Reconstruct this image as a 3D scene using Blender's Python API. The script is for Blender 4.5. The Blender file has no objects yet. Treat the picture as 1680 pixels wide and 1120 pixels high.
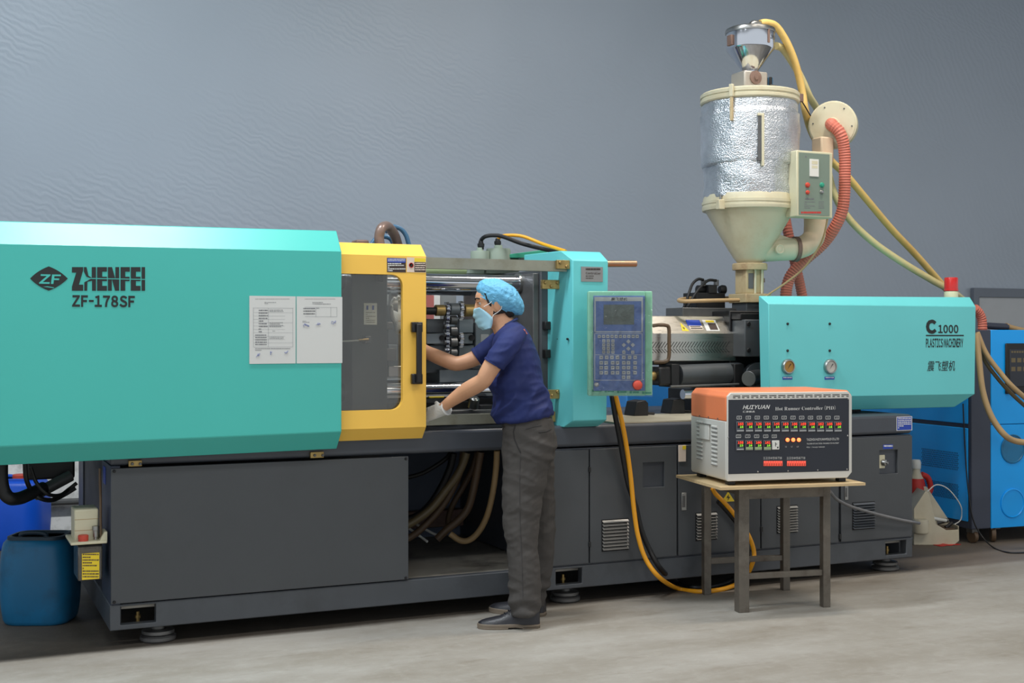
import bpy, bmesh, math, random
from mathutils import Vector, Matrix, noise
random.seed(7)
SC = bpy.context.scene
COL = SC.collection
R = math.radians
# ------------------------------------------------------------------ camera
F, PSI, CZ, HX, HY = 2077.0, R(24.4), 1.41, 840.0, 550.0
SN, CS = math.sin(PSI), math.cos(PSI)
cam = bpy.data.cameras.new('camera')
cam.sensor_width = 36.0
cam.lens = 36.0 * F / 1680.0
cam.shift_y = -(560.0 - HY) / 1680.0
cam.clip_end = 100
camo = bpy.data.objects.new('camera', cam)
COL.objects.link(camo)
camo.location = (0, 0, CZ)
camo.rotation_euler = (R(90), 0, -PSI)
SC.camera = camo
# ------------------------------------------------------------------ light
SC.view_settings.view_transform = 'Standard'
SC.view_settings.look = 'None'
SC.view_settings.gamma = 1
SC.view_settings.use_curve_mapping = False
SC.view_settings.exposure = 0.1
W = bpy.data.worlds.new('hall_ambient')
SC.world = W
W.use_nodes = True
bg = W.node_tree.nodes['Background']
bg.inputs[0].default_value = (0.90, 0.955, 1.0, 1)
bg.inputs[1].default_value = 0.8
def area(name, loc, rot, sx, sy, power, col=(1, .97, .93)):
    l = bpy.data.lights.new(name, 'AREA')
    l.shape = 'RECTANGLE'; l.size = sx; l.size_y = sy
    l.energy = power; l.color = col
    o = bpy.data.objects.new(name, l); COL.objects.link(o)
    o.location = loc; o.rotation_euler = rot
    return o
# ceiling lamp rows: along the aisle, and a batten row above the machine front
COOL, WARM = (.90, .96, 1), (1, .91, .80)
for x, k in ((-3.0, COOL), (0.2, COOL), (3.4, WARM), (6.6, WARM)):
    area('aisle_lamp', (x, 1.8, 5.6), (0, 0, 0), 1.6, 0.5, 60, k)
for x, e, k in ((-2.6, 150, COOL), (1.05, 165, COOL), (4.9, 120, WARM)):
    area('machine_lamp', (x, 5.2, 5.6), (0, 0, 0), 1.5, 0.35, e, k)
# ------------------------------------------------------------------ pixel -> place helpers (measured on the machine's planes)
def aY(px, py, Y):
    u = (px - HX) / F; v = (HY - py) / F; t = Y / (CS - u * SN)
    return Vector((t * (SN + u * CS), Y, CZ + t * v))
def aZ(px, py, Z):
    u = (px - HX) / F; v = (HY - py) / F; t = (Z - CZ) / v
    return Vector((t * (SN + u * CS), t * (CS - u * SN), Z))
def aD(px, py, D):
    u = (px - HX) / F; v = (HY - py) / F
    return Vector((D * (SN + u * CS), D * (CS - u * SN), CZ + D * v))
def xz(px, py, Y):
    p = aY(px, py, Y); return (p.x, p.z)
# ------------------------------------------------------------------ materials
def s2l(c):
    return c / 12.92 if c <= 0.04045 else ((c + 0.055) / 1.055) ** 2.4
def rgb(r, g, b):
    return (s2l(r / 255), s2l(g / 255), s2l(b / 255), 1)
MATS = {}
def mat(key, col, rough=0.5, metal=0.0, var=0.06, vscale=6.0, bump=0.0, bscale=40.0, emit=0, rvar=0.1, dirt=None, dscale=3.0, damt=0.5, aniso=None, coat=0):
    m = bpy.data.materials.new(key); m.use_nodes = True
    nt = m.node_tree; N = nt.nodes; L = nt.links
    b = N['Principled BSDF']
    c = rgb(*col)
    b.inputs['Roughness'].default_value = rough
    b.inputs['Metallic'].default_value = metal
    if coat: b.inputs['Coat Weight'].default_value = coat; b.inputs['Coat Roughness'].default_value = .15
    tc = N.new('ShaderNodeTexCoord')
    vec = tc.outputs['Object']
    if aniso:
        mp = N.new('ShaderNodeMapping'); mp.inputs['Scale'].default_value = aniso
        L.new(vec, mp.inputs['Vector']); vec = mp.outputs['Vector']
    n = N.new('ShaderNodeTexNoise'); n.inputs['Scale'].default_value = vscale; n.inputs['Detail'].default_value = 5
    L.new(vec, n.inputs['Vector'])
    rmp = N.new('ShaderNodeMix'); rmp.data_type = 'RGBA'
    rmp.inputs['A'].default_value = tuple(max(0, x * (1 - var * 2)) for x in c[:3]) + (1,)
    rmp.inputs['B'].default_value = tuple(min(1, x * (1 + var * 2)) for x in c[:3]) + (1,)
    L.new(n.outputs['Fac'], rmp.inputs['Factor'])
    out = rmp.outputs['Result']
    if dirt:
        n2 = N.new('ShaderNodeTexNoise'); n2.inputs['Scale'].default_value = dscale; n2.inputs['Detail'].default_value = 8; n2.inputs['Roughness'].default_value = .65
        L.new(vec, n2.inputs['Vector'])
        mr = N.new('ShaderNodeMapRange'); mr.inputs['From Min'].default_value = .48; mr.inputs['From Max'].default_value = .72
        mr.inputs['To Max'].default_value = damt
        L.new(n2.outputs['Fac'], mr.inputs['Value'])
        mx = N.new('ShaderNodeMix'); mx.data_type = 'RGBA'
        L.new(mr.outputs['Result'], mx.inputs['Factor']); L.new(out, mx.inputs['A'])
        mx.inputs['B'].default_value = rgb(*dirt); out = mx.outputs['Result']
    L.new(out, b.inputs['Base Color'])
    if rvar:
        mr2 = N.new('ShaderNodeMapRange'); mr2.inputs['To Min'].default_value = max(.02, rough - rvar); mr2.inputs['To Max'].default_value = min(1, rough + rvar)
        L.new(n.outputs['Fac'], mr2.inputs['Value']); L.new(mr2.outputs['Result'], b.inputs['Roughness'])
    if bump:
        n3 = N.new('ShaderNodeTexNoise'); n3.inputs['Scale'].default_value = bscale; n3.inputs['Detail'].default_value = 4
        L.new(vec, n3.inputs['Vector'])
        bp = N.new('ShaderNodeBump'); bp.inputs['Strength'].default_value = bump; bp.inputs['Distance'].default_value = .01
        L.new(n3.outputs['Fac'], bp.inputs['Height']); L.new(bp.outputs['Normal'], b.inputs['Normal'])
    if emit:
        b.inputs['Emission Color'].default_value = c; b.inputs['Emission Strength'].default_value = emit
    MATS[key] = m
    return m
def sheet_glass(key, tint, gloss_rough=0.03, base=0.04, bump=0.0, haze=None):
    m = bpy.data.materials.new(key); m.use_nodes = True
    nt = m.node_tree; N = nt.nodes; L = nt.links
    N.remove(N['Principled BSDF']); out = N['Material Output']
    tr = N.new('ShaderNodeBsdfTransparent'); tr.inputs[0].default_value = tint
    gl = N.new('ShaderNodeBsdfGlossy'); gl.inputs['Roughness'].default_value = gloss_rough
    fr = N.new('ShaderNodeFresnel'); fr.inputs[0].default_value = 1.45
    ad = N.new('ShaderNodeMath'); ad.inputs[1].default_value = base; L.new(fr.outputs[0], ad.inputs[0])
    mx = N.new('ShaderNodeMixShader'); L.new(ad.outputs[0], mx.inputs[0]); L.new(gl.outputs[0], mx.inputs[2])
    src = tr.outputs[0]
    if haze:
        df = N.new('ShaderNodeBsdfDiffuse'); df.inputs[0].default_value = haze[0]
        m2 = N.new('ShaderNodeMixShader'); m2.inputs[0].default_value = haze[1]
        L.new(src, m2.inputs[1]); L.new(df.outputs[0], m2.inputs[2]); src = m2.outputs[0]
    L.new(src, mx.inputs[1])
    if bump:
        tc = N.new('ShaderNodeTexCoord'); n3 = N.new('ShaderNodeTexNoise'); n3.inputs['Scale'].default_value = 14; n3.inputs['Detail'].default_value = 3
        n3.inputs['Distortion'].default_value = 1.5
        L.new(tc.outputs['Object'], n3.inputs['Vector'])
        bp = N.new('ShaderNodeBump'); bp.inputs['Strength'].default_value = bump; bp.inputs['Distance'].default_value = .02
        L.new(n3.outputs['Fac'], bp.inputs['Height']); L.new(bp.outputs['Normal'], gl.inputs['Normal'])
    L.new(mx.outputs[0], out.inputs[0])
    MATS[key] = m
mat('teal', (69, 183, 173), .36, var=.035, vscale=1.2, rvar=.05, bump=.02, bscale=60)
mat('teal_pale', (105, 204, 208), .44, var=.04, vscale=2, rvar=.06)
mat('yellow', (247, 197, 84), .42, var=.03, vscale=2)
mat('grey_dark', (70, 73, 77), .42, var=.06, vscale=3, dirt=(58, 60, 62), damt=.35, bump=.03, bscale=120)
mat('grey_band', (70, 74, 82), .36, var=.06, vscale=3, dirt=(50, 52, 56), damt=.4)
mat('grey_skid', (74, 78, 84), .42, var=.08, vscale=5, dirt=(44, 42, 40), damt=.5)
mat('grey_inner', (104, 115, 136), .6, var=.1)
mat('platen', (74, 78, 82), .45, var=.08, dirt=(48, 48, 46), damt=.5)
mat('black', (22, 22, 24), .5, var=.1)
mat('black_gloss', (20, 20, 22), .3, var=.1)
mat('void', (12, 12, 13), .8, var=.05)
mat('chrome', (205, 208, 215), .12, 1.0, var=.03, rvar=.05)
mat('steel', (168, 168, 166), .32, 1.0, var=.08, vscale=12, rvar=.1)
mat('steel_dark', (104, 104, 104), .4, .55, var=.12, vscale=15)
mat('steel_brush', (190, 186, 178), .3, 1.0, var=.06, aniso=(2, 2, 60), vscale=6)
mat('galv', (156, 156, 142), .5, .75, var=.12, vscale=18, dirt=(110, 104, 84), dscale=9, damt=.6)
mat('brass', (176, 150, 96), .42, .8, var=.15, vscale=20, dirt=(90, 74, 50), dscale=14)
mat('copper', (166, 134, 108), .35, .8, var=.1)
mat('green_grey', (150, 164, 150), .5, var=.06)
mat('green_pale', (158, 178, 132), .5, var=.06)
mat('green', (46, 150, 122), .45, var=.06)
mat('cream', (210, 204, 176), .45, var=.05, vscale=4, dirt=(182, 160, 120), dscale=5, damt=.45)
mat('cream_rust', (196, 176, 136), .55, var=.1, dirt=(140, 92, 54), dscale=8, damt=.75)
mat('cream_hot', (220, 198, 170), .6, var=.08, dirt=(196, 150, 110), dscale=6, damt=.6)
mat('box_edge', (206, 202, 172), .45, var=.05)
mat('panel_green', (118, 134, 122), .5, var=.04)
mat('rust', (122, 98, 88), .6, var=.2, vscale=20, dirt=(96, 66, 52), dscale=12)
mat('hose_yellow', (222, 188, 112), .45, var=.06, vscale=20, dirt=(200, 150, 60), damt=.4)
mat('hose_pale', (206, 196, 146), .4, var=.08, vscale=20, dirt=(188, 158, 92), damt=.6)
mat('hose_red', (204, 116, 98), .6, var=.08, vscale=14)
mat('hose_brown', (96, 76, 56), .5, var=.15, vscale=12, dirt=(70, 56, 42), damt=.6)
mat('hose_olive', (104, 92, 64), .45, var=.15, vscale=12, dirt=(80, 62, 44), damt=.6)
mat('hose_beige', (178, 150, 108), .45, var=.12, vscale=12, dirt=(150, 116, 74), damt=.5)
mat('hose_blue', (62, 104, 136), .4, var=.08)
mat('pipe_bronze', (132, 112, 104), .35, .3, var=.12)
mat('cable_orange', (240, 166, 34), .42, var=.05)
mat('cable_grey', (110, 110, 112), .5, var=.1)
mat('white_plastic', (222, 222, 216), .45, var=.03)
mat('paper', (206, 207, 205), .6, var=.012, vscale=3)
mat('ink_grey', (150, 152, 156), .7, var=.05)
mat('ink_dark', (112, 114, 118), .7, var=.05)
mat('ink_blue', (110, 122, 176), .7, var=.05)
mat('print_black', (30, 34, 34), .5, var=.05)
mat('print_white', (222, 222, 220), .5, var=.02)
mat('print_blue', (34, 66, 168), .5, var=.04)
mat('print_yellow', (238, 208, 44), .5, var=.04)
mat('print_red', (196, 52, 44), .5, var=.04)
mat('print_pink', (224, 206, 190), .5, var=.04)
mat('print_brown', (62, 48, 44), .5, var=.06)
mat('name_plate', (150, 146, 146), .4, .5, var=.1)
mat('blue', (2, 160, 246), .38, var=.04, vscale=2)
mat('blue_lifted', (20, 162, 250), .4, var=.05, vscale=2)  # side panel copy of the blue, raised to make up for missing light
mat('blue_far', (52, 140, 216), .5, var=.05)
mat('drum_front', (24, 112, 160), .45, var=.1, vscale=5, dirt=(34, 60, 74), dscale=5, damt=.6)
mat('drum_rear', (12, 84, 206), .4, var=.06)
mat('drum_lid', (38, 58, 74), .55, var=.12)
mat('red_cap', (198, 72, 54), .45, var=.05)
mat('navy_strip', (58, 64, 80), .5, var=.06, dirt=(44, 48, 58), damt=.4)
mat('kp_blue', (96, 126, 188), .42, var=.03)
mat('kp_line', (206, 208, 206), .5, var=.02)
mat('kp_frame', (134, 198, 168), .42, var=.05)
mat('kp_side', (140, 202, 168), .42, var=.04)
mat('lcd', (104, 116, 108), .3, var=.06)
mat('orange', (238, 132, 84), .42, var=.04)
mat('ctrl_white', (208, 206, 200), .45, var=.025)
mat('ctrl_face', (38, 42, 52), .4, var=.05)
mat('meter', (84, 86, 94), .35, var=.04)
mat('led_red', (255, 70, 44), .5, emit=1.3, rvar=0)
mat('led_hot', (255, 120, 64), .4, emit=2.2, rvar=0)
mat('led_green', (150, 235, 50), .5, emit=.9, rvar=0)
mat('switch_red', (236, 92, 74), .4, emit=.5, rvar=0)
mat('bezel_red', (110, 26, 22), .5)
mat('wood', (206, 180, 138), .55, var=.1, vscale=5, aniso=(1, 12, 12), dirt=(176, 140, 92), damt=.4)
mat('leg_steel', (108, 102, 94), .5, .35, var=.2, vscale=9, dirt=(66, 54, 44), dscale=10, damt=.6)
mat('dial_gold', (176, 132, 62), .35, .3, var=.1)
mat('dial_grey', (186, 184, 178), .35, var=.06)
mat('beacon_red', (206, 44, 44), .2, var=.08)
mat('beacon_base', (214, 220, 186), .45, var=.05)
mat('wall_white', (232, 232, 230), .8, var=.05, vscale=3, dirt=(130, 128, 122), dscale=9, damt=.6)
mat('jug_plastic', (206, 198, 176), .4, var=.08, vscale=4, dirt=(172, 156, 120), damt=.5)
mat('skin', (212, 160, 126), .5, var=.06, vscale=12, bump=.04, bscale=90)
mat('hair', (28, 24, 24), .6, var=.2, vscale=60, bump=.4, bscale=120)
mat('cap_blue', (106, 182, 222), .6, var=.07, vscale=24, bump=1.0, bscale=48)
mat('mask_blue', (160, 206, 224), .65, var=.03)
mat('strap_white', (226, 226, 224), .6)
mat('glove', (214, 214, 210), .75, var=.04, bump=.5, bscale=140)
mat('shirt', (20, 36, 94), .75, var=.06, vscale=10, bump=.15, bscale=30)
mat('shirt_trim', (34, 52, 104), .75)
mat('trousers', (64, 61, 59), .85, var=.08, vscale=14, bump=.25, bscale=26)
mat('belt', (34, 30, 30), .4)
mat('shoe', (36, 36, 42), .45, var=.12, vscale=20, bump=.1, bscale=80)
mat('sole', (118, 106, 92), .6, var=.15, vscale=16)
mat('eye_white', (206, 200, 194), .3)
mat('eye_dark', (34, 24, 20), .25)
mat('orange_print', (226, 120, 84), .6)
sheet_glass('door_glass', (.88, .88, .85, 1), .03, .03, haze=((.5, .5, .46, 1), .025))
sheet_glass('film', (.97, .98, .98, 1), .12, .02, bump=.8)
sheet_glass('tank_glass', (.55, .50, .42, 1), .08, .05, haze=((.25, .22, .18, 1), .3))
def m_of(m):
    return MATS[m] if isinstance(m, str) else m
# ------------------------------------------------------------------ object helpers
def tag(o, label=None, cat=None, group=None, kind=None):
    for k, v in (('label', label), ('category', cat), ('group', group), ('kind', kind)):
        if v: o[k] = v
    return o
def thing(name, loc, label, cat, group=None):
    o = bpy.data.objects.new(name, None); COL.objects.link(o)
    o.location = loc; o.empty_display_size = .1
    return tag(o, label, cat, group)
def wloc(o):
    v = Vector((0, 0, 0))
    while o is not None:
        v = v + o.location; o = o.parent
    return v
class MB:
    def __init__(s, frame=None):
        s.v = []; s.f = []; s.M = frame or Matrix.Identity(4)
    def add(s, vs, fs):
        k = len(s.v); s.v += [s.M @ Vector(p) for p in vs]; s.f += [tuple(i + k for i in f) for f in fs]; return s
    def box(s, x0, x1, y0, y1, z0, z1):
        vs = [(x, y, z) for z in (z0, z1) for y in (y0, y1) for x in (x0, x1)]
        return s.add(vs, [(0, 2, 3, 1), (4, 5, 7, 6), (0, 1, 5, 4), (2, 6, 7, 3), (0, 4, 6, 2), (1, 3, 7, 5)])
    def loft(s, rings, caps=True, closed=False):
        n = len(rings[0]); vs = [p for r in rings for p in r]; fs = []
        m = len(rings)
        for i in range(m if closed else m - 1):
            a = i * n; b = ((i + 1) % m) * n
            for j in range(n):
                k = (j + 1) % n
                fs.append((a + j, a + k, b + k, b + j))
        if caps and not closed:
            fs.append(tuple(range(n - 1, -1, -1))); fs.append(tuple((m - 1) * n + j for j in range(n)))
        return s.add(vs, fs)
    def cyl(s, p0, p1, r0, r1=None, n=20, caps=True):
        p0 = Vector(p0); p1 = Vector(p1); r1 = r0 if r1 is None else r1
        t = (p1 - p0).normalized(); a = t.orthogonal().normalized(); b = t.cross(a)
        ring = lambda p, r: [p + a * (r * math.cos(2 * math.pi * i / n)) + b * (r * math.sin(2 * math.pi * i / n)) for i in range(n)]
        return s.loft([ring(p0, r0), ring(p1, r1)], caps)
    def lathe(s, c, prof, n=32, axis=(0, 0, 1), caps=True, wob=None):
        c = Vector(c); t = Vector(axis).normalized(); a = t.orthogonal().normalized() if abs(t.z) < .99 else Vector((1, 0, 0)); b = t.cross(a)
        rings = []
        for r, h in prof:
            ring = []
            for i in range(n):
                th = 2 * math.pi * i / n
                rr = r + (wob(th, h) if wob else 0)
                ring.append(c + t * h + a * (rr * math.cos(th)) + b * (rr * math.sin(th)))
            rings.append(ring)
        return s.loft(rings, caps)
    def prism(s, pts, d, cap=True):          # planar polygon pushed along d
        n = len(pts); d = Vector(d); pts = [Vector(p) for p in pts]
        vs = pts + [p + d for p in pts]
        fs = [tuple(range(n)), tuple(range(2 * n - 1, n - 1, -1))] if cap else []
        fs += [(i, i + n, (i + 1) % n + n, (i + 1) % n) for i in range(n)]
        return s.add(vs, fs)
    def plate(s, o, ex, ez, ey, us, vs, solid):   # grid plate with openings: cells where solid(i,j); ey = thickness vector (away from the face)
        o = Vector(o); ex = Vector(ex); ez = Vector(ez); ey = Vector(ey); idx = {}; V = []; Fc = []
        def vid(i, j, k):
            q = (i, j, k)
            if q not in idx: idx[q] = len(V); V.append(o + ex * us[i] + ez * vs[j] + ey * k)
            return idx[q]
        nu, nv = len(us) - 1, len(vs) - 1
        S = lambda i, j: 0 <= i < nu and 0 <= j < nv and solid(i, j)
        for i in range(nu):
            for j in range(nv):
                if not S(i, j): continue
                Fc.append((vid(i, j, 0), vid(i + 1, j, 0), vid(i + 1, j + 1, 0), vid(i, j + 1, 0)))
                Fc.append((vid(i, j, 1), vid(i, j + 1, 1), vid(i + 1, j + 1, 1), vid(i + 1, j, 1)))
                if not S(i - 1, j): Fc.append((vid(i, j, 0), vid(i, j + 1, 0), vid(i, j + 1, 1), vid(i, j, 1)))
                if not S(i + 1, j): Fc.append((vid(i + 1, j, 0), vid(i + 1, j, 1), vid(i + 1, j + 1, 1), vid(i + 1, j + 1, 0)))
                if not S(i, j - 1): Fc.append((vid(i, j, 0), vid(i, j, 1), vid(i + 1, j, 1), vid(i + 1, j, 0)))
                if not S(i, j + 1): Fc.append((vid(i, j + 1, 0), vid(i + 1, j + 1, 0), vid(i + 1, j + 1, 1), vid(i, j + 1, 1)))
        return s.add(V, Fc)
    def build(s, name, m, parent=None, smooth=True, bevel=0, ang=35, seg=2):
        base = wloc(parent) if parent else Vector((0, 0, 0))
        me = bpy.data.meshes.new(name)
        me.from_pydata([v - base for v in s.v], [], s.f)
        bm = bmesh.new(); bm.from_mesh(me); bmesh.ops.recalc_face_normals(bm, faces=bm.faces); bm.to_mesh(me); bm.free()
        me.materials.append(m_of(m))
        if smooth:
            me.shade_smooth(); me.set_sharp_from_angle(angle=R(ang))
        o = bpy.data.objects.new(name, me); COL.objects.link(o); o.parent = parent
        if bevel:
            b = o.modifiers.new('bevel', 'BEVEL'); b.width = bevel; b.segments = seg; b.limit_method = 'ANGLE'; b.angle_limit = R(40)
        return o
def spline(pts, per=8):
    P = [Vector(p) for p in pts]; P = [P[0] * 2 - P[1]] + P + [P[-1] * 2 - P[-2]]; out = []
    for i in range(1, len(P) - 2):
        for k in range(per):
            t = k / per; a, b, c, d = P[i - 1], P[i], P[i + 1], P[i + 2]
            out.append(.5 * ((2 * b) + (c - a) * t + (2 * a - 5 * b + 4 * c - d) * t * t + (3 * b - a - 3 * c + d) * t ** 3))
    out.append(P[-2]); return out
def tube_mb(pts, r, n=12, per=8, corr=0, pitch=.012, mb=None, raw=False):
    path = [Vector(p) for p in pts] if raw else spline(pts, per)
    if corr:                                   # resample evenly for the ribs
        L = [0]
        for a, b in zip(path, path[1:]): L.append(L[-1] + (b - a).length)
        k = int(L[-1] / (pitch / 2)); new = []; j = 0
        for i in range(k + 1):
            s = L[-1] * i / k
            while j < len(L) - 2 and L[j + 1] < s: j += 1
            t = (s - L[j]) / max(1e-9, L[j + 1] - L[j]); new.append(path[j].lerp(path[j + 1], min(1, t)))
        path = new
    rings = []; up = None
    for i, p in enumerate(path):
        t = (path[min(i + 1, len(path) - 1)] - path[max(i - 1, 0)]).normalized()
        if up is None: up = t.orthogonal().normalized()
        up = (up - t * up.dot(t)).normalized(); b = t.cross(up)
        rr = (r[min(len(r) - 1, int(i / len(path) * len(r)))] if isinstance(r, (list, tuple)) else r) * (1 + (corr if (corr and i % 2) else 0))
        rings.append([p + up * (rr * math.cos(2 * math.pi * j / n)) + b * (rr * math.sin(2 * math.pi * j / n)) for j in range(n)])
    return (mb or MB()).loft(rings)
def tube(name, pts, r, m, parent=None, **k):
    return tube_mb(pts, r, **k).build(name, m, parent, ang=(70 if k.get('corr') else 35))
GLYPH = {}
def one_glyph(ch, bold, res):
    """outline of one character; plain letters and digits taken in their full-width form for a clean sans shape"""
    k = (ch, bold, res)
    if k not in GLYPH:
        cu = bpy.data.curves.new('t', 'FONT'); cu.body = chr(ord(ch) + 0xFEE0) if 33 <= ord(ch) <= 126 else ch
        cu.offset = bold; cu.resolution_u = res
        ob = bpy.data.objects.new('t', cu); COL.objects.link(ob)
        me = bpy.data.meshes.new_from_object(ob.evaluated_get(bpy.context.evaluated_depsgraph_get()))
        GLYPH[k] = ([v.co.copy() for v in me.vertices], [tuple(p.vertices) for p in me.polygons])
        bpy.data.objects.remove(ob); bpy.data.curves.remove(cu); bpy.data.meshes.remove(me)
    return GLYPH[k]
def text_geo(s, bold=0.0, res=3):
    V = []; Fs = []; x = 0.0
    for ch in s:
        if ch == ' ': x += .28; continue
        gv, gf = one_glyph(ch, bold, res)
        if not gv: continue
        a = min(v.x for v in gv); b = max(v.x for v in gv); k = len(V)
        w = .5 if ch == '-' else 1
        b = a + (b - a) * w
        V += [Vector(((v.x - a) * w + x, v.y, 0)) for v in gv]; Fs += [tuple(i + k for i in f) for f in gf]
        x += b - a + .085
    return V, Fs
def put_text(mb, s, o, ex, ez, x0, x1, z0, z1, bold=0.0, shear=0.0, res=3, off=None):
    """text s stretched into the rectangle x0..x1, z0..z1 of the plane (o, ex, ez)"""
    V, Fs = text_geo(s, bold, res)
    if not V: return
    a = min(v.x for v in V); b = max(v.x for v in V); c = min(v.y for v in V); d = max(v.y for v in V)
    o = Vector(o); ex = Vector(ex); ez = Vector(ez)
    vs = []
    for v in V:
        q = (v.y - c) / max(1e-6, d - c)
        vs.append(o + ex * (x0 + (x1 - x0) * (v.x - a) / max(1e-6, b - a) + shear * q * (z1 - z0)) + ez * (z0 + (z1 - z0) * q))
    mb.add(vs, Fs)
def rect_mb(mb, o, ex, ez, x0, x1, z0, z1):
    o = Vector(o); ex = Vector(ex); ez = Vector(ez)
    mb.add([o + ex * x0 + ez * z0, o + ex * x1 + ez * z0, o + ex * x1 + ez * z1, o + ex * x0 + ez * z1], [(0, 1, 2, 3)])
def copy_obj(o, parent, delta):
    c = o.copy(); COL.objects.link(c); c.parent = parent; c.location = o.location + Vector(delta); return c
SER = lambda t: ''.join(chr(0x1D400 + ord(ch) - 65) if 'A' <= ch <= 'Z' else chr(0x1D41A + ord(ch) - 97) if 'a' <= ch <= 'z' else ch for ch in t)
for s_, b_ in (('ZF-178SF', .042), ('ZF', .03), ('C', .07), ('1000', .035), ('PLASTICSMACHINERY', .03), ('震飞塑机', .006), ('震飞塑机', .01), ('Controller', .02), ('HUIYUAN', .02), ('汇源模具', .006), ('TAIZHOUHUIYUANMOULDCO.,LTD', .01), ('TEL:0086-576-84175836FAX:Http//www.pyr-mold.com', .008), ('0123456789LMAIN', 0.0), ('0123456789', .02), ('ZHEN', .02), (SER('HotRunnerController(PID)'), -.013)):
    text_geo(s_, b_)                         # letter shapes made once, while the scene is still empty
XV, YV, ZV = Vector((1, 0, 0)), Vector((0, 1, 0)), Vector((0, 0, 1))
RT = Vector((CS, -SN, 0)); FW = Vector((SN, CS, 0))
# ================================================================== the hall
def struct(name, mb, m, parent=None, **k):
    o = mb.build(name, m, parent, **k)
    if parent is None: o['kind'] = 'structure'
    return o
# floor: concrete aisle, oil-stained strip along and under the machine
m = bpy.data.materials.new('floor_concrete'); m.use_nodes = True
nt = m.node_tree; N = nt.nodes; L = nt.links; b = N['Principled BSDF']; b.inputs['Roughness'].default_value = .72
geo = N.new('ShaderNodeNewGeometry'); sep = N.new('ShaderNodeSeparateXYZ'); L.new(geo.outputs['Position'], sep.inputs[0])
def noise_n(scale, det=6, rough=.6, vec=None, sc=None):
    n = N.new('ShaderNodeTexNoise'); n.inputs['Scale'].default_value = scale; n.inputs['Detail'].default_value = det; n.inputs['Roughness'].default_value = rough
    src = vec or geo.outputs['Position']
    if sc:
        mp = N.new('ShaderNodeMapping'); mp.inputs['Scale'].default_value = sc; L.new(src, mp.inputs['Vector']); src = mp.outputs['Vector']
    L.new(src, n.inputs['Vector']); return n
def ramp_n(src, a, b_, ca, cb):
    r = N.new('ShaderNodeMapRange'); r.inputs['From Min'].default_value = a; r.inputs['From Max'].default_value = b_
    r.inputs['To Min'].default_value = ca; r.inputs['To Max'].default_value = cb; L.new(src, r.inputs['Value']); return r.outputs['Result']
def mix_n(f, A, B):
    x = N.new('ShaderNodeMix'); x.data_type = 'RGBA'
    (L.new(f, x.inputs['Factor']) if not isinstance(f, (int, float)) else setattr(x.inputs['Factor'], 'default_value', f))
    for k, q in (('A', A), ('B', B)):
        if isinstance(q, tuple): x.inputs[k].default_value = q
        else: L.new(q, x.inputs[k])
    return x.outputs['Result']
n1 = noise_n(.9, 7, .62, sc=(1, 2.2, 1)); n2 = noise_n(14, 6, .7); n3 = noise_n(3.2, 8, .7, sc=(1, 3, 1)); n4 = noise_n(70, 3, .7)
c = mix_n(ramp_n(n1.outputs['Fac'], .35, .65, 0, 1), rgb(134, 128, 118), rgb(160, 157, 151))
c = mix_n(ramp_n(n3.outputs['Fac'], .55, .75, 0, .55), c, rgb(112, 102, 88))
c = mix_n(ramp_n(n2.outputs['Fac'], .5, .8, 0, .3), c, rgb(180, 178, 172))
# strip edge at y ~ 5.9, ragged
ed = N.new('ShaderNodeMath'); ed.operation = 'MULTIPLY_ADD'; L.new(n3.outputs['Fac'], ed.inputs[0]); ed.inputs[1].default_value = .10; L.new(sep.outputs['Y'], ed.inputs[2])
f_in = ramp_n(ed.outputs[0], 5.92, 5.98, 0, 1)
dk = mix_n(ramp_n(n2.outputs['Fac'], .45, .7, 0, .5), rgb(58, 54, 50), rgb(92, 86, 78))
# dusty concrete again away from the machine, to the right end
f_r = ramp_n(sep.outputs['X'], 5.4, 5.9, 0, .75)
dk = mix_n(f_r, dk, rgb(118, 108, 98))
c = mix_n(f_in, c, dk)
f_b = ramp_n(ed.outputs[0], 5.45, 5.95, 0, .35)
c = mix_n(f_b, c, rgb(104, 94, 82))
L.new(c, b.inputs['Base Color'])
bp = N.new('ShaderNodeBump'); bp.inputs['Strength'].default_value = .25; bp.inputs['Distance'].default_value = .006
L.new(n4.outputs['Fac'], bp.inputs['Height']); L.new(bp.outputs['Normal'], b.inputs['Normal'])
MATS['floor'] = m
struct('floor', MB().box(-14, 20, -6, 9.72, -.1, 0), 'floor', smooth=False)
# rear wall: slack blue-grey tarpaulin above, white plaster plinth below
m = bpy.data.materials.new('wall_tarp'); m.use_nodes = True
nt = m.node_tree; N = nt.nodes; L = nt.links; b = N['Principled BSDF']; b.inputs['Roughness'].default_value = .42
geo = N.new('ShaderNodeNewGeometry')
n1 = noise_n(.35, 3, .5); n2 = noise_n(30, 3, .6)
c = mix_n(ramp_n(n1.outputs['Fac'], .35, .65, 0, 1), rgb(152, 163, 176), rgb(162, 173, 187)); L.new(c, b.inputs['Base Color'])
def wave_n(rot, scale, dist, dscale=1.2):
    mp = N.new('ShaderNodeMapping'); mp.inputs['Rotation'].default_value = (0, R(rot), 0); L.new(geo.outputs['Position'], mp.inputs['Vector'])
    w = N.new('ShaderNodeTexWave'); w.wave_type = 'BANDS'; w.bands_direction = 'Z'; w.inputs['Scale'].default_value = scale
    w.inputs['Distortion'].default_value = dist; w.inputs['Detail'].default_value = 3; w.inputs['Detail Scale'].default_value = dscale
    L.new(mp.outputs['Vector'], w.inputs['Vector']); return w
w1 = wave_n(-24, 6.5, 9); w2 = wave_n(-62, 5.0, 9, .8)
sp = N.new('ShaderNodeSeparateXYZ'); L.new(geo.outputs['Position'], sp.inputs[0])
msk = noise_n(.8, 3, .6, sc=(.5, 1, 1.6))
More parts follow.
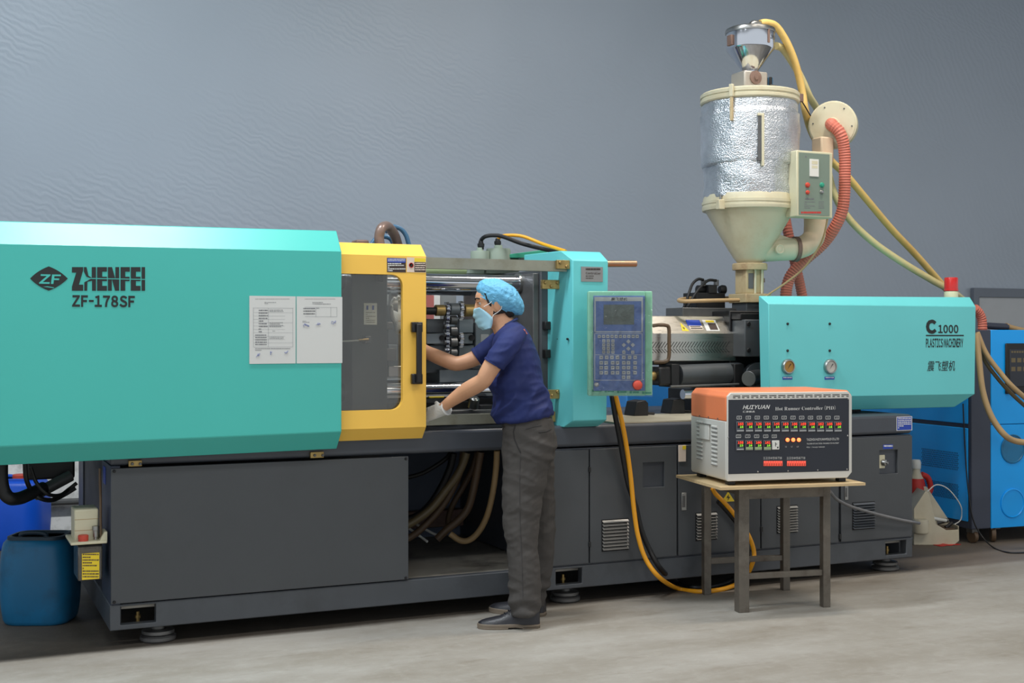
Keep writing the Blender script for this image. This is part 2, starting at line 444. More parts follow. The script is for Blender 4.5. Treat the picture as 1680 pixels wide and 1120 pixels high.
a1 = N.new('ShaderNodeMath'); a1.operation = 'MULTIPLY'; L.new(w1.outputs['Fac'], a1.inputs[0]); L.new(ramp_n(msk.outputs['Fac'], .42, .66, .08, 1), a1.inputs[1])
a2 = N.new('ShaderNodeMath'); a2.operation = 'MULTIPLY'; L.new(w2.outputs['Fac'], a2.inputs[0]); L.new(ramp_n(sp.outputs['X'], 6.5, 9.5, 0, 1.1), a2.inputs[1])
a3 = N.new('ShaderNodeMath'); L.new(a1.outputs[0], a3.inputs[0]); L.new(a2.outputs[0], a3.inputs[1])
a4 = N.new('ShaderNodeMath'); a4.operation = 'MULTIPLY_ADD'; L.new(n2.outputs['Fac'], a4.inputs[0]); a4.inputs[1].default_value = .12; L.new(a3.outputs[0], a4.inputs[2])
bp = N.new('ShaderNodeBump'); bp.inputs['Strength'].default_value = .10; bp.inputs['Distance'].default_value = .02
L.new(a4.outputs[0], bp.inputs['Height']); L.new(bp.outputs['Normal'], b.inputs['Normal'])
MATS['wall'] = m
struct('wall_back', MB().box(-14, 20, 9.7, 9.9, .62, 6.0), 'wall', smooth=False)
struct('trim_1', MB().box(-14, 20, 9.68, 9.9, 0, .62), 'wall_white', smooth=False)
mat('ceiling', (196, 198, 200), .8, var=.05, vscale=1)
struct('ceiling', MB().box(-14, 20, -6, 9.9, 6.0, 6.1), 'ceiling', smooth=False)
# ================================================================== the injection moulding machine
YB = 5.93                                   # front plane of its base
MC = thing('injection_moulding_machine', (3.0, 6.6, 0), 'long teal and dark grey injection moulding machine with yellow sliding door', 'machine')
def pX(px, Y): return aY(px, HY, Y).x
def pZ(px, py, Y): return aY(px, py, Y).z
def pbox(mb, px0, px1, py0, py1, Y, dep):
    mx = (px0 + px1) / 2
    return mb.box(pX(px0, Y), pX(px1, Y), Y, Y + dep, pZ(mx, py1, Y), pZ(mx, py0, Y))
def ptext(mb, s, px0, px1, py0, py1, Y, off=.0012, **k):
    mx = (px0 + px1) / 2
    put_text(mb, s, (0, Y - off, 0), XV, ZV, pX(px0, Y), pX(px1, Y), pZ(mx, py1, Y), pZ(mx, py0, Y), **k)
def prect(mb, px0, px1, py0, py1, Y, off=.0012):
    mx = (px0 + px1) / 2
    rect_mb(mb, (0, Y - off, 0), XV, ZV, pX(px0, Y), pX(px1, Y), pZ(mx, py1, Y), pZ(mx, py0, Y))
def text_rows(mb, px0, px1, py0, py1, rows, Y, off=.0014, fill=.5, seed=1):
    rr = random.Random(seed); h = (py1 - py0) / rows
    for i in range(rows):
        x = px0
        while x < px1 - .6:
            w = rr.uniform(.8, 3.2); e = min(px1, x + w)
            prect(mb, x, e, py0 + i * h, py0 + i * h + h * fill, Y, off)
            x = e + rr.uniform(.3, .7)
            if rr.random() < .04: break
def bolts(parent, pts, r=.008, m='steel_dark', name='bolt', axis=(0, -1, 0)):
    a = Vector(axis); first = None
    for p in pts:
        p = Vector(p)
        if first is None:
            first = MB().lathe(p, [(r, -.004), (r, .004), (r * .75, .007), (r * .3, .007)], 10, axis).build(name, m, parent); p0 = p
        else: copy_obj(first, parent, p - p0)
# ---- skid with its three lifting openings
holes = []
for a, b_, c_, d_ in ((197.5, 256, 993, 1025), (912, 955, 932, 960), (1453, 1487, 884, 908)):
    mx = (a + b_) / 2
    holes.append((pX(a, YB), pX(b_, YB), max(.1, pZ(mx, d_, YB)), min(.186, pZ(mx, c_, YB))))
us = sorted({.705, 5.33} | {h[0] for h in holes} | {h[1] for h in holes})
zb = sum(h[2] for h in holes) / 3; zt = sum(h[3] for h in holes) / 3
vs = [.08, zb, zt, .197]
def sk(i, j):
    x = (us[i] + us[i + 1]) / 2
    return not (j == 1 and any(h[0] < x < h[1] for h in holes))
MB().plate((0, YB, 0), XV, ZV, (0, .05, 0), us, vs, sk).build('skid_front', 'grey_skid', MC, bevel=.004)
MB().box(.705, .76, YB + .05, 7.35, .08, .197).build('skid_end', 'grey_skid', MC, bevel=.004)
MB().box(5.275, 5.33, YB + .05, 7.35, .08, .197).build('skid_end', 'grey_skid', MC, bevel=.004)
MB().box(.705, 5.33, 7.3, 7.35, .08, .197).build('skid_rear', 'grey_skid', MC, bevel=.004)
mat('tray', (150, 146, 138), .45, .1, var=.25, vscale=5, dirt=(40, 38, 36), dscale=4, damt=.8)
MB().box(.76, 5.275, YB + .05, 7.3, .165, .19).build('drip_tray', 'tray', MC)
for h in holes:                              # jack bolt seen inside every opening
    x = (h[0] + h[1]) / 2 + .01
    MB().lathe((x, YB + .09, .09), [(.008, 0), (.008, .02), (.013, .02), (.013, .034), (.008, .034), (.008, .05)], 8).build('jack_bolt', 'brass', MC)
for x, y in ((.93, 6.02), (3.04, 6.02), (5.2, 6.02), (.93, 7.2), (3.04, 7.2), (5.2, 7.2)):
    MB().lathe((x, y, 0), [(.075, 0), (.082, .008), (.082, .022), (.06, .03), (.074, .036), (.074, .05), (.03, .055), (.03, .08)], 20).build('levelling_foot', 'steel_dark', MC)
# ---- bed beam
MB().box(.705, 5.33, YB, 7.35, .822, .937).build('bed_beam', 'grey_band', MC, bevel=.018, seg=3)
# ---- front side panel (left) with screws
MB().box(.708, 2.122, YB - .012, YB, .203, .812).build('side_panel', 'grey_dark', MC, bevel=.002)
bolts(MC, [(.722, YB - .012, .80), (.722, YB - .012, .212), (2.108, YB - .012, .80), (2.108, YB - .012, .212)], .007, 'black', 'panel_screw')
MB().box(.708, .75, YB, 6.26, .197, .822).build('corner_post', 'navy_strip', MC, bevel=.003)
MB().box(.708, .76, 7.12, 7.35, .197, .822).build('corner_post', 'navy_strip', MC, bevel=.003)
MB().box(.716, 2.10, 6.3, 7.28, .19, .822).build('shade_filler', mat('inner_shade', (38, 40, 46), .6), MC)  # dark filler box; the interior's shade is put into its colour
MB().box(2.10, 2.92, 7.2, 7.3, .19, .822).build('recess_back', 'grey_inner', MC)
MB().box(2.12, 2.9, 7.1, 7.16, .26, .36).build('rear_channel', 'rust', MC, bevel=.004)
# sticker on the post
p = MB(); p.box(.706, .7065, 6.10, 6.2, .72, .80); p.build('sticker', 'print_blue', MC)
# ---- right hand cabinet
XC0 = pX(905, YB)
MB().box(XC0, 5.33, YB + .014, 7.3, .197, .815).build('cabinet_body', 'grey_band', MC)
YD = YB - .004
def pdoor(name, px0, px1, py_top=None, openings=(), zt=.808, zb=.206):
    x0, x1 = pX(px0, YD), pX(px1, YD)
    hs = []
    for a, b_, c_, d_ in openings:
        mx = (a + b_) / 2; hs.append((pX(a, YD), pX(b_, YD), pZ(mx, d_, YD), pZ(mx, c_, YD)))
    us = sorted({x0, x1} | {h[0] for h in hs} | {h[1] for h in hs}); vs = sorted({zb, zt} | {h[2] for h in hs} | {h[3] for h in hs})
    def sol(i, j):
        x = (us[i] + us[i + 1]) / 2; z = (vs[j] + vs[j + 1]) / 2
        return not any(h[0] < x < h[1] and h[2] < z < h[3] for h in hs)
    o = MB().plate((0, YD, 0), XV, ZV, (0, .016, 0), us, vs, sol).build(name, 'grey_dark', MC, bevel=.002)
    for h in hs:
        MB().box(h[0] - .004, h[1] + .004, YD + .05, YD + .06, h[2] - .004, h[3] + .004).build('recess_back', 'void', o)
    return o
def vent(door, px0, px1, py0, py1, m, n=9):
    x0, x1 = pX(px0, YD), pX(px1, YD); mx = (px0 + px1) / 2; z0, z1 = pZ(mx, py1, YD), pZ(mx, py0, YD)
    MB().box(x0 - .004, x1 + .004, YD - .0015, YD - .0005, z0 - .004, z1 + .004).build('vent_back', 'void', door)
    h = (z1 - z0) / n; f = None
    for i in range(n):
        z = z0 + i * h
        if f is None:
            f = MB().prism([(x0, YD - .001, z + h * .95), (x0, YD - .013, z + h * .45), (x0, YD - .015, z + h * .3), (x0, YD - .001, z + h * .6)], (x1 - x0, 0, 0)).build('vent_slat', m, door)
        else: copy_obj(f, door, (0, 0, i * h))
pdoor('cabinet_panel', 905.5, 966)
d1 = pdoor('cabinet_door', 968, 1110.5, openings=((1055, 1090, 758, 799),))
mat('slat_bright', (150, 148, 144), .4, .5, var=.08)
vent(d1, 988, 1030, 852, 902, 'slat_bright')
d2 = pdoor('cabinet_door', 1113, 1247.5)
vent(d2, 1142, 1175, 841, 885, 'slat_bright')
d3 = pdoor('cabinet_door', 1249.5, 1376)
vent(d3, 1275, 1307, 830, 873, 'slat_bright', 10)
d4 = pdoor('cabinet_door', 1380, 1496.5, openings=((1443, 1473, 738, 777),))
vent(d4, 1399, 1434, 824, 867, 'grey_skid', 10)
for d, px, pys in ((d1, 968, (770, 893)), (d3, 1250, (868,)), (d4, 1379, (880,))):
    for py in pys:
        q = MB(); pbox(q, px - 1.5, px + 1.8, py - 4, py + 4, YD - .008, .012); q.build('hinge', 'black', d, bevel=.001)
# handles, plates and signs on the cabinet doors
for d, a, b_, c_, e_ in ((d2, 1118.5, 1126.5, 808, 837), (d4, 1386.5, 1392, 795, 820)):
    q = MB(); pbox(q, a, b_, c_, e_, YD - .006, .007); h_ = q.build('door_handle', 'steel', d, bevel=.002)
    q = MB(); pbox(q, a + 2, b_ - 2, c_ + 5, e_ - 5, YD - .011, .006); q.build('latch', 'steel_dark', d, bevel=.001)
q = MB(); pbox(q, 1113.5, 1125.5, 730, 757, YD - .004, .005); q.build('catalogue_plate', 'print_pink', d2, bevel=.001)
q = MB(); pbox(q, 1120, 1125.5, 731, 737, YD - .005, .0015); q.build('sticker', 'print_yellow', d2)
q = MB()
tri = [aY(1184, 823, YD), aY(1205, 822, YD), aY(1194.5, 806, YD)]
q.prism([t - YV * .0015 for t in tri], (0, .001, 0)).build('warning_sign', 'print_yellow', d2)
q = MB(); pl = [(1195.5, 810), (1191.5, 816.5), (1194.5, 816), (1193.5, 821), (1197.5, 814.5), (1194.8, 814.8)]
q.prism([aY(a, b_, YD) - YV * .0025 for a, b_ in pl], (0, .0006, 0)).build('warning_symbol', 'print_black', d2)
# main switch, its label, maker's plate
q = MB(); x0 = pX(1448, YD)
q.box(x0 - .022, x0 + .03, YD + .012, YD + .05, .62, .70); sw = q.build('main_switch', 'cream', d4, bevel=.004)
MB().lathe((x0 + .012, YD + .012, .655), [(.02, 0), (.018, .02), (.008, .024), (.008, .034)], 14, (.35, -1, 0)).build('switch_knob', 'steel', d4)
def sign(parent, px0, px1, py0, py1, Y, m, rows=0, ink='print_white', name='sticker', thick=.0012, seed=3):
    q = MB(); pbox(q, px0, px1, py0, py1, Y - thick, thick - .0002); o = q.build(name, m, parent)
    if rows:
        q = MB(); text_rows(q, px0 + 1, px1 - 1, py0 + 1, py1 - 1, rows, Y, thick + .0005, .5, seed); o2 = q.build('print', ink, parent); o2['kind'] = 'stuff'
    return o
sign(d4, 1449, 1465, 729, 736, YD, 'print_blue', 1)
sign(MC, 1471, 1496.5, 683, 706, YB, 'print_white')
sign(MC, 1472, 1495.5, 684, 705, YB - .001, 'print_blue', 6)
# light deck plate on the bed right of the column
mat('deck', (188, 180, 160), .5, .2, var=.08, vscale=8, dirt=(140, 126, 100), damt=.5)
MB().box(pX(1000, 6.0), 4.3, YB + .012, 6.5, .937, .945).build('deck_plate', 'deck', MC)
# ---- left hood (clamp cover)
def hood_ring(x):
    k = (x - .24) / 1.502
    t = 1.797 + .009 * k; bt = .939 + .016 * k
    o = [(5.86, bt - .088), (5.78, bt), (5.78, t), (5.862, t + .104), (7.3, t + .104), (7.3, bt)]
    i = [(7.285, bt), (7.285, t + .09), (5.87, t + .09), (5.792, t - .004), (5.792, bt + .004), (5.868, bt - .080)]
    return [Vector((x, a, b_)) for a, b_ in o + i]
hd = MB(); hd.loft([hood_ring(-.62), hood_ring(.6), hood_ring(1.738)])
hood = hd.build('clamp_hood', 'teal', MC, bevel=.004)
MB().box(-.62, .92, 6.9, 7.3, 1.90, 1.987).build('rear_cover', 'teal', MC, bevel=.004)
YH = 5.78
# logo and lettering
q = MB()
dia = []
L4 = lambda x, y: (x / 4.0, 340 + y / 4.0)
for (a, b_, c_, d_, e_, f_) in ((197, 467, 245, 415, 320, 387), (320, 387, 395, 415, 445, 467), (445, 467, 395, 519, 320, 547), (320, 547, 245, 519, 197, 467)):
    for k in range(6):
        t = k / 6; x = (1 - t) ** 2 * a + 2 * t * (1 - t) * c_ + t * t * e_; y = (1 - t) ** 2 * b_ + 2 * t * (1 - t) * d_ + t * t * f_
        dia.append(aY(*L4(x, y), YH) - YV * .001)
q.add(dia, [tuple(range(len(dia)))])
Lx = lambda a, b_, c_, d_: (a / 4, b_ / 4, 340 + c_ / 4, 340 + d_ / 4)
ptext(q, 'ZF-178SF', *Lx(473, 885, 577, 655), YH, bold=.042)
# maker's name: heavy condensed letters
def poly(pts, Y, off=.001):
    q.add([aY(*L4(a, b_), Y) - YV * off for a, b_ in pts], [tuple(range(len(pts)))])
T, B_ = 392, 547
poly([(472, T), (546, T), (546, 412), (518, 507), (546, 507), (546, B_), (472, B_), (472, 520), (500, 428), (487, 428), (472, 428)], YH)
poly([(550, T), (568, T), (580, 448), (602, 462), (602, T), (630, T), (630, B_), (604, B_), (604, 482), (574, 488), (572, B_), (553, B_), (553, 492), (598, 468), (566, 454), (550, 420)], YH)
def letE(x0, x1, bar=True):
    poly([(x0, T), (x1, T), (x1, 422), (x0 + 34, 422), (x0 + 34, 455), (x1, 455), (x1, 484), (x0 + 34, 484), (x0 + 34, 515), (x1, 515), (x1, B_), (x0, B_)], YH)
letE(637, 702)
poly([(708, T), (735, T), (757, 470), (757, T), (782, T), (782, B_), (755, B_), (734, 470), (734, B_), (708, B_)], YH)
poly([(791, T), (852, T), (852, 422), (822, 422), (822, 455), (850, 455), (850, 484), (822, 484), (822, B_), (791, B_)], YH)
letE(858, 922)
poly([(929, T), (952, T), (952, B_), (929, B_)], YH)
o = q.build('lettering', 'print_black', hood, smooth=False)
q = MB()
ptext(q, 'ZF', *Lx(256, 392, 440, 502), YH, off=.002, bold=.03, shear=.12)
prect(q, *Lx(560, 954, 467, 472), YH, .002)
q.add([aY(*L4(a, b_), YH) - YV * .002 for a, b_ in ((280, 521), (310, 518), (355, 526), (352, 530), (310, 524))], [(0, 1, 2, 3, 4)])
q.build('lettering_inlay', 'teal', hood, smooth=False)
# hood clips under its lower edge
for px, py in ((222, 760), (520.5, 746)):
    q = MB(); pbox(q, px - 11, px + 11, py - 5, py + 5, YB - .02, .02); cl = q.build('hood_clip', 'brass', MC, bevel=.002)
    bolts(cl, [aY(px - 6, py, YB) - YV * .02, aY(px + 7, py, YB) - YV * .02], .007, 'steel_dark', 'clip_bolt')
# ---- yellow sliding door
YY = 5.83
def corner_pts(x0, x1, z0, z1, r, k=6):
    out = []
    for cx, cz, a0 in ((x1 - r, z1 - r, 0), (x0 + r, z1 - r, 90), (x0 + r, z0 + r, 180), (x1 - r, z0 + r, 270)):
        out.append([(cx + r * math.cos(R(a0 + 90 * i / k)), cz + r * math.sin(R(a0 + 90 * i / k))) for i in range(k + 1)])
    return out
dx0, dx1 = 1.55, pX(699, YY); dzt, dzb = 1.797, .962
wx0, wx1 = 1.62, pX(661, YY); wzt, wzb = pZ(612, 449.5, YY), pZ(612, 673, YY)
oc = [(dx1, dzt), (dx0, dzt), (dx0, dzb), (dx1, dzb)]
V = []; Fc = []
cp = corner_pts(wx0, wx1, wzb, wzt, .055)
for yy in (YY, YY + .03):
    V += [(x, yy, z) for x, z in oc]
    for g in cp: V += [(x, yy, z) for x, z in g]
n1 = 4 + 28
inn = lambda c_, i, s: s * n1 + 4 + c_ * 7 + i
for s in (0, 1):
    for c_ in range(4):
        for i in range(6): Fc.append((s * n1 + c_, inn(c_, i, s), inn(c_, i + 1, s)))
        d_ = (c_ + 1) % 4
        Fc.append((s * n1 + c_, inn(c_, 6, s), inn(d_, 0, s), s * n1 + d_))
for c_ in range(4):
    d_ = (c_ + 1) % 4; Fc.append((c_, d_, n1 + d_, n1 + c_))
ring = [(c_, i) for c_ in range(4) for i in range(7)]
for k in range(28):
    a, b_ = ring[k], ring[(k + 1) % 28]; Fc.append((inn(*a, 0), inn(*b_, 0), inn(*b_, 1), inn(*a, 1)))
door = MB().add(V, Fc).build('safety_door', 'yellow', MC, ang=30)
tp = [(YY, dzt), (YY + .075, dzt + .062), (YY + .3, dzt + .062), (YY + .3, dzt + .05), (YY + .085, dzt + .05), (YY + .012, dzt)]
MB().prism([(dx0, a, b_) for a, b_ in tp], (dx1 - dx0, 0, 0)).build('top_flange', 'yellow', door)
bt_ = [(YY, dzb), (YY + .055, dzb - .06), (YY + .07, dzb - .06), (YY + .015, dzb)]
MB().prism([(dx0, a, b_) for a, b_ in bt_], (dx1 - dx0, 0, 0)).build('bottom_flange', 'yellow', door)
MB().box(dx1 - .012, dx1, YY + .03, YY + .06, dzb, dzt).build('edge_return', 'yellow', door)
MB().box(wx0 - .02, wx1 + .02, YY + .031, YY + .035, wzb - .02, wzt + .02).build('window_pane', 'door_glass', door)
# handle
hx = pX(689, YY)
for py0, py1 in ((528, 545), (613, 630)):
    q = MB(); pbox(q, 676.5, 694, py0, py1, YY - .03, .03); q.build('handle_mount', 'black_gloss', door, bevel=.005)
q = MB(); pbox(q, 684.5, 693, 531, 628, YY - .05, .022); q.build('handle_bar', 'black', door, bevel=.005)
# stickers on the door
sign(door, 635, 666, 423, 446.5, YY, 'print_brown')
sign(door, 635.5, 665.5, 423.5, 430.5, YY - .001, 'print_blue', 2, seed=4)
q = MB(); text_rows(q, 636, 665, 431.5, 446, 5, YY, .002, .55, 5); q.build('print', 'print_white', door)['kind'] = 'stuff'
sign(door, 667.5, 699, 422.5, 446.5, YY, 'print_pink')
q = MB(); c0 = aY(674.5, 435, YY)
q.lathe(c0 - YV * .002, [(.0125, 0), (.0125, .001), (.0095, .001), (.0095, 0)], 20, (0, -1, 0)); q.build('sign_ring', 'print_red', door)
q = MB(); q.add([aY(a, b_, YY) - YV * .0022 for a, b_ in ((672.5, 437), (674, 433.5), (677, 432.5), (676.5, 436), (674, 438))], [(0, 1, 2, 3, 4)]); q.build('sign_hand', 'print_black', door)
sign(door, 680, 698.5, 423, 429.5, YY - .001, 'print_yellow')
sign(door, 680, 698.5, 430, 446, YY - .001, 'print_brown', 4, 'print_pink', seed=8)
# ---- door rails
ya, yb = 5.865, 5.925
def rail(name, pxa, pxb, py_a, py_b, h0, h1, Y, dep, m):
    za, zb_ = pZ(pxa, py_a, Y), pZ(pxb, py_b, Y); z = (za + zb_) / 2
    x0, x1 = pX(pxa, Y), pX(pxb, Y); hh = h0
    prof = [(Y, z), (Y, z - hh), (Y + dep, z - hh), (Y + dep, z - hh + .006), (Y + .006, z - hh + .006), (Y + .006, z - .006), (Y + dep, z - .006), (Y + dep, z)]
    return MB().prism([(x0, a, b_) for a, b_ in prof], (x1 - x0, 0, 0)).build(name, m, MC)
rail('upper_door_rail', 560, 930, 418, 428, .055, 0, 5.89, .05, 'galv')
rail('lower_door_rail', 560, 906, 684, 677, .05, 0, 5.935, .05, 'galv')
# ---- moving platen (behind the window), fixed platen
px_l, px_r = pX(577, 6.1), pX(636, 6.1)
pl = MB().box(px_l, px_r, 6.1, 7.1, 1.0, 1.775).build('moving_platen', 'platen', MC, bevel=.006)
MB().box(1.2, px_l - .05, 6.2, 7.05, .96, 1.76).build('toggle_housing', 'grey_inner', MC, bevel=.006)
q = MB(); pbox(q, 597, 618.5, 497, 532.5, 6.1 - .002, .003); sg = q.build('data_plate', mat('plate_white', (240, 240, 228), .5), pl)
q = MB(); prect(q, 601, 604, 501, 508, 6.098, .002); prect(q, 610.5, 613.5, 501, 508, 6.098, .002); q.build('print', 'print_blue', pl)['kind'] = 'stuff'
q = MB(); text_rows(q, 600, 616, 512, 531, 6, 6.098, .002, .3, 11); q.build('print', 'hose_olive', pl)['kind'] = 'stuff'
q = MB(); pbox(q, 599, 609, 551, 563, 6.06, .04); q.build('fitting_block', 'steel_dark', pl, bevel=.004)
p0 = aY(608, 557, 6.06); MB().cyl(aY(604, 557, 6.05), aY(588, 558, 6.03), .008, .006).build('air_fitting', 'brass', pl)
tube('air_tube', [aY(590, 558, 6.03), aY(576, 559, 6.03), aY(555, 560, 6.04)], .004, 'white_plastic', pl)
for py in (456, ):
    q = MB(); pbox(q, 621, 629, 447, 462, 6.04, .06); q.build('cable_bracket', 'black', pl, bevel=.003)
for py0, py1, x0, x1 in ((528, 540, 629, 645), (571, 592, 629, 651)):
    q = MB(); pbox(q, x0, x1, py0, py1, 6.16, .08); q.build('mould_clamp', 'steel_dark', pl, bevel=.004)
fx0 = pX(887, 6.05)
fp = MB().box(fx0, fx0 + .26, 6.05, 7.1, .96, 1.76).build('fixed_platen', 'platen', MC, bevel=.006)
MB().box(fx0 - .035, fx0, 6.07, 7.05, 1.0, 1.74).build('platen_facing', 'steel_dark', MC, bevel=.004)
for py in (534, 580):
    p = aY(893, py, 6.05); MB().box(p.x - .012, p.x + .022, 6.015, 6.05, p.z - .022, p.z + .022).build('mould_clamp', 'black', fp, bevel=.004)
# tie bars
for y, z in ((6.25, 1.69), (6.25, 1.118), (6.95, 1.69), (6.95, 1.118)):
    MB().cyl((1.3, y, z), (fx0 + .02, y, z), .0455, n=32).build('tie_bar', 'chrome', MC)
for z in (1.69, 1.118):
    MB().cyl((fx0 - .05, 6.25, z), (fx0 - .034, 6.25, z), .056, n=32).build('tie_bar_collar', 'steel', MC)
# guide rails under the mould
for y, z in ((6.12, 1.0), (6.9, 1.0)):
    MB().box(1.5, fx0, y, y + .1, .955, z + .02).build('guide_rail', 'steel_dark', MC, bevel=.004)
q = MB(); pbox(q, 712, 737, 668, 676, 6.2, .05); q.build('marker_block', 'print_yellow', MC, bevel=.002)
p = aY(776, 668, 6.1); MB().lathe((p.x, 6.1, p.z), [(.028, 0), (.028, .05), (.024, .055), (.012, .06)], 18, (0, -.4, 1)).build('lubricator_cup', 'steel', MC)
q = MB(); pbox(q, 788, 812, 664, 678, 6.15, .1); q.build('stop_block', 'black', MC, bevel=.004)
# rear guard with its red and white strip
MB().box(1.8, fx0, 7.25, 7.28, .94, 1.86).build('rear_guard', mat('guard_grey', (136, 140, 142), .5), MC)
q = MB(); pbox(q, 700, 712, 470, 540, 7.24, .008); mat('strip_red', (176, 104, 100), .6); q.build('warning_strip', 'strip_red', MC)
q = MB(); pbox(q, 712, 722, 470, 540, 7.24, .008); q.build('warning_strip', 'print_white', MC)
# pale green pipe and grey boxes between rail and tie bar
MB().cyl(aY(690, 443, 6.4), aY(763, 443, 6.4), .028).build('guard_pipe', 'green_pale', MC)
for a, b_ in ((770, 795), (798, 852)):
    q = MB(); pbox(q, a, b_, 424, 449, 6.6, .25); q.build('junction_box', 'green_grey', MC, bevel=.004)
# terminal housings on top, cable glands
for a, b_, t, gx in ((773, 802, 412, 789), (799, 836, 408, 816.5)):
    Yc = 6.55; c0 = aY((a + b_) / 2, 424, Yc); r = (pX(b_, Yc) - pX(a, Yc)) / 2
    h = pZ((a + b_) / 2, t, Yc) - c0.z
    MB().lathe((c0.x, Yc, c0.z - .03), [(r, 0), (r, h * .8 + .03), (r * .96, h + .03), (r * .35, h + .032), (r * .33, h + .05), (r * .2, h + .05)], 24).build('terminal_housing', 'green_grey', MC)
    MB().lathe((pX(gx, Yc), Yc, c0.z + h + .01), [(.018, 0), (.018, .015), (.021, .016), (.021, .032), (.016, .034), (.013, .048), (.006, .05)], 8).build('cable_gland', 'black', MC)
q = MB(); q.prism([aY(a, b_, 6.5) for a, b_ in ((834, 423), (834, 417), (888, 410), (898, 410), (898, 420), (880, 423))], (0, .3, 0)).build('top_bracket', 'green', MC, bevel=.003)
q = MB(); pbox(q, 878, 908, 420, 428, 6.3, .2); q.build('cable_tray', 'steel_dark', MC, bevel=.003)
# ---- teal column
def col_ring(z, yf, xl, xr=3.209):
    return [Vector(p) for p in ((3.0 + xl, yf, z), (xr, yf, z), (xr, 6.3, z), (2.93, 6.3, z), (2.958, max(6.0, yf + .02), z))]
column = MB().loft([col_ring(.93, 5.915, -.02, 3.185), col_ring(.966, 5.85, 0, 3.2), col_ring(1.80, 5.85, 0), col_ring(1.852, 5.93, -.03, 3.205)]).build('column_cover', 'teal_pale', MC, bevel=.004)
def plate_on_column(px0, px1, py0, py1, Y, m, name, par):
    q = MB(); pbox(q, px0, px1, py0, py1, Y, .02); return q.build(name, m, par, bevel=.002)
for i, (a, b_, c_, d_, Y) in enumerate(((914, 935, 426.5, 441, 5.868), (889.5, 929, 459, 474, 5.95), (893, 928, 639, 654, 5.95), (904, 912, 675, 692, 5.98))):
    h = plate_on_column(a, b_, c_, d_, Y, 'brass', 'hinge_bracket', MC)
    n = 2 if b_ - a < 25 else 4
    if i < 3: bolts(h, [(pX(a + (b_ - a) * (k + .5) / n, Y), Y, pZ(a, c_ + 4 + (k % 2) * 6, Y)) for k in range(n)], .009, 'brass', 'bracket_bolt')
sign(column, 953.5, 989, 437.5, 462, 5.85, 'name_plate', 0, name='name_plate', thick=.003)
q = MB(); text_rows(q, 961, 985, 440, 445, 1, 5.847, .0012, .6, 21); ptext(q, 'Controller', 961, 985.5, 446, 450, 5.847, .0012, bold=.02); text_rows(q, 961, 974, 452, 459, 2, 5.847, .0012, .4, 23); q.build('print', 'print_brown', column)['kind'] = 'stuff'
bolts(column, [aY(915, 556, 5.97), aY(931, 556, 5.88)], .006, 'black', 'rivet')
# copper coloured rod beyond the column
MB().cyl(aY(990, 432.5, 6.1), aY(1043, 432.5, 6.1), .018, n=20).build('ejector_rod', 'copper', MC)
# ---- control panel on its arm, square to the operator
DK = 6.42; KS = DK / F
KO = aD(965, 649, DK)
def kp(px, py, d=0): return KO + RT * ((px - 965) * KS) + ZV * ((649 - py) * KS) + FW * d
KM = Matrix((( RT.x, FW.x, 0, KO.x), (RT.y, FW.y, 0, KO.y), (0, 0, 1, KO.z), (0, 0, 0, 1)))
def kbox(mb, px0, px1, py0, py1, d0, d1):
    return mb.box((px0 - 965) * KS, (px1 - 965) * KS, d0, d1, (649 - py1) * KS, (649 - py0) * KS)
K5 = lambda x, y: (950 + x / 5.6, 460 + y / 5.6)
def kcrop(mb, a, b_, c_, d_, d0, d1):
    p, r_ = K5(a, c_), K5(b_, d_); return kbox(mb, p[0], r_[0], p[1], r_[1], d0, d1)
kpan = kbox(MB(KM), 965, 1058.5, 477.5, 649, 0, .10).build('control_panel', 'kp_frame', MC, bevel=.004)
kbox(MB(KM), 1058.5, 1070.5, 477.5, 648.5, .008, .10).build('panel_side', 'kp_side', kpan, bevel=.004)
kcrop(MB(KM), 132, 606, 140, 1012, -.004, 0).build('key_face', 'kp_blue', kpan, bevel=.001)
q = MB(KM); kcrop(q, 140, 586, 152, 190, -.0055, -.004); q.build('title_strip', 'kp_line', kpan)
q = MB(KM)
for a, b_, c_, d_ in ((140, 152, 190, 476), (572, 586, 190, 476), (140, 586, 466, 476), (140, 582, 484, 489), (140, 147, 484, 918), (575, 582, 484, 918), (140, 582, 912, 918), (150, 575, 680, 684)):
    kcrop(q, a, b_, c_, d_, -.0052, -.004)
q.build('panel_line', 'kp_line', kpan)['kind'] = 'stuff'
kcrop(MB(KM), 225, 505, 222, 405, -.006, -.004).build('screen', 'lcd', kpan, bevel=.001)
q = MB(KM); o_ = Vector((0, -.006, 0))
a, b_ = K5(290, 187), K5(440, 157); put_text(q, '震飞塑机', o_, XV, ZV, (a[0] - 965) * KS, (b_[0] - 965) * KS, (649 - a[1]) * KS, (649 - b_[1]) * KS, bold=.01, shear=.2)
q.build('title_lettering', 'print_black', kpan, smooth=False)
kf = None
def key(cx, cy, rot=False):
    global kf, kd
    px, py = K5(cx, cy); h = (15 if cy < 670 else 17) / 5.6 * KS
    mb = MB(KM @ Matrix.Translation(((px - 965) * KS, -.004, (649 - py) * KS)) @ (Matrix.Rotation(R(45), 4, 'Y') if rot else Matrix.Identity(4)))
    mb.box(-h, h, -.006, 0, -h, h); kd = mb.build('panel_key', 'kp_line', kpan, smooth=False, bevel=.0012)
ROW = [(x, 513) for x in (185, 224, 263, 302, 340, 379, 417, 456, 495, 533)] + [(x, y) for y in (555, 590, 623, 657) for x in (226, 267, 310)] + [(410, 658), (492, 658)]
ROW += [(x, 706) for x in (203, 253, 301, 352, 410, 463, 513)] + [(x, y) for y in (755, 800, 846) for x in (203, 248, 308, 352, 410, 453, 513)] + [(408, 888), (453, 888)]
for x, y in ROW: key(x, y)
for x, y in ((452, 560), (410, 592), (492, 592), (452, 626)): key(x, y, True)
q = MB(KM); rr = random.Random(5)
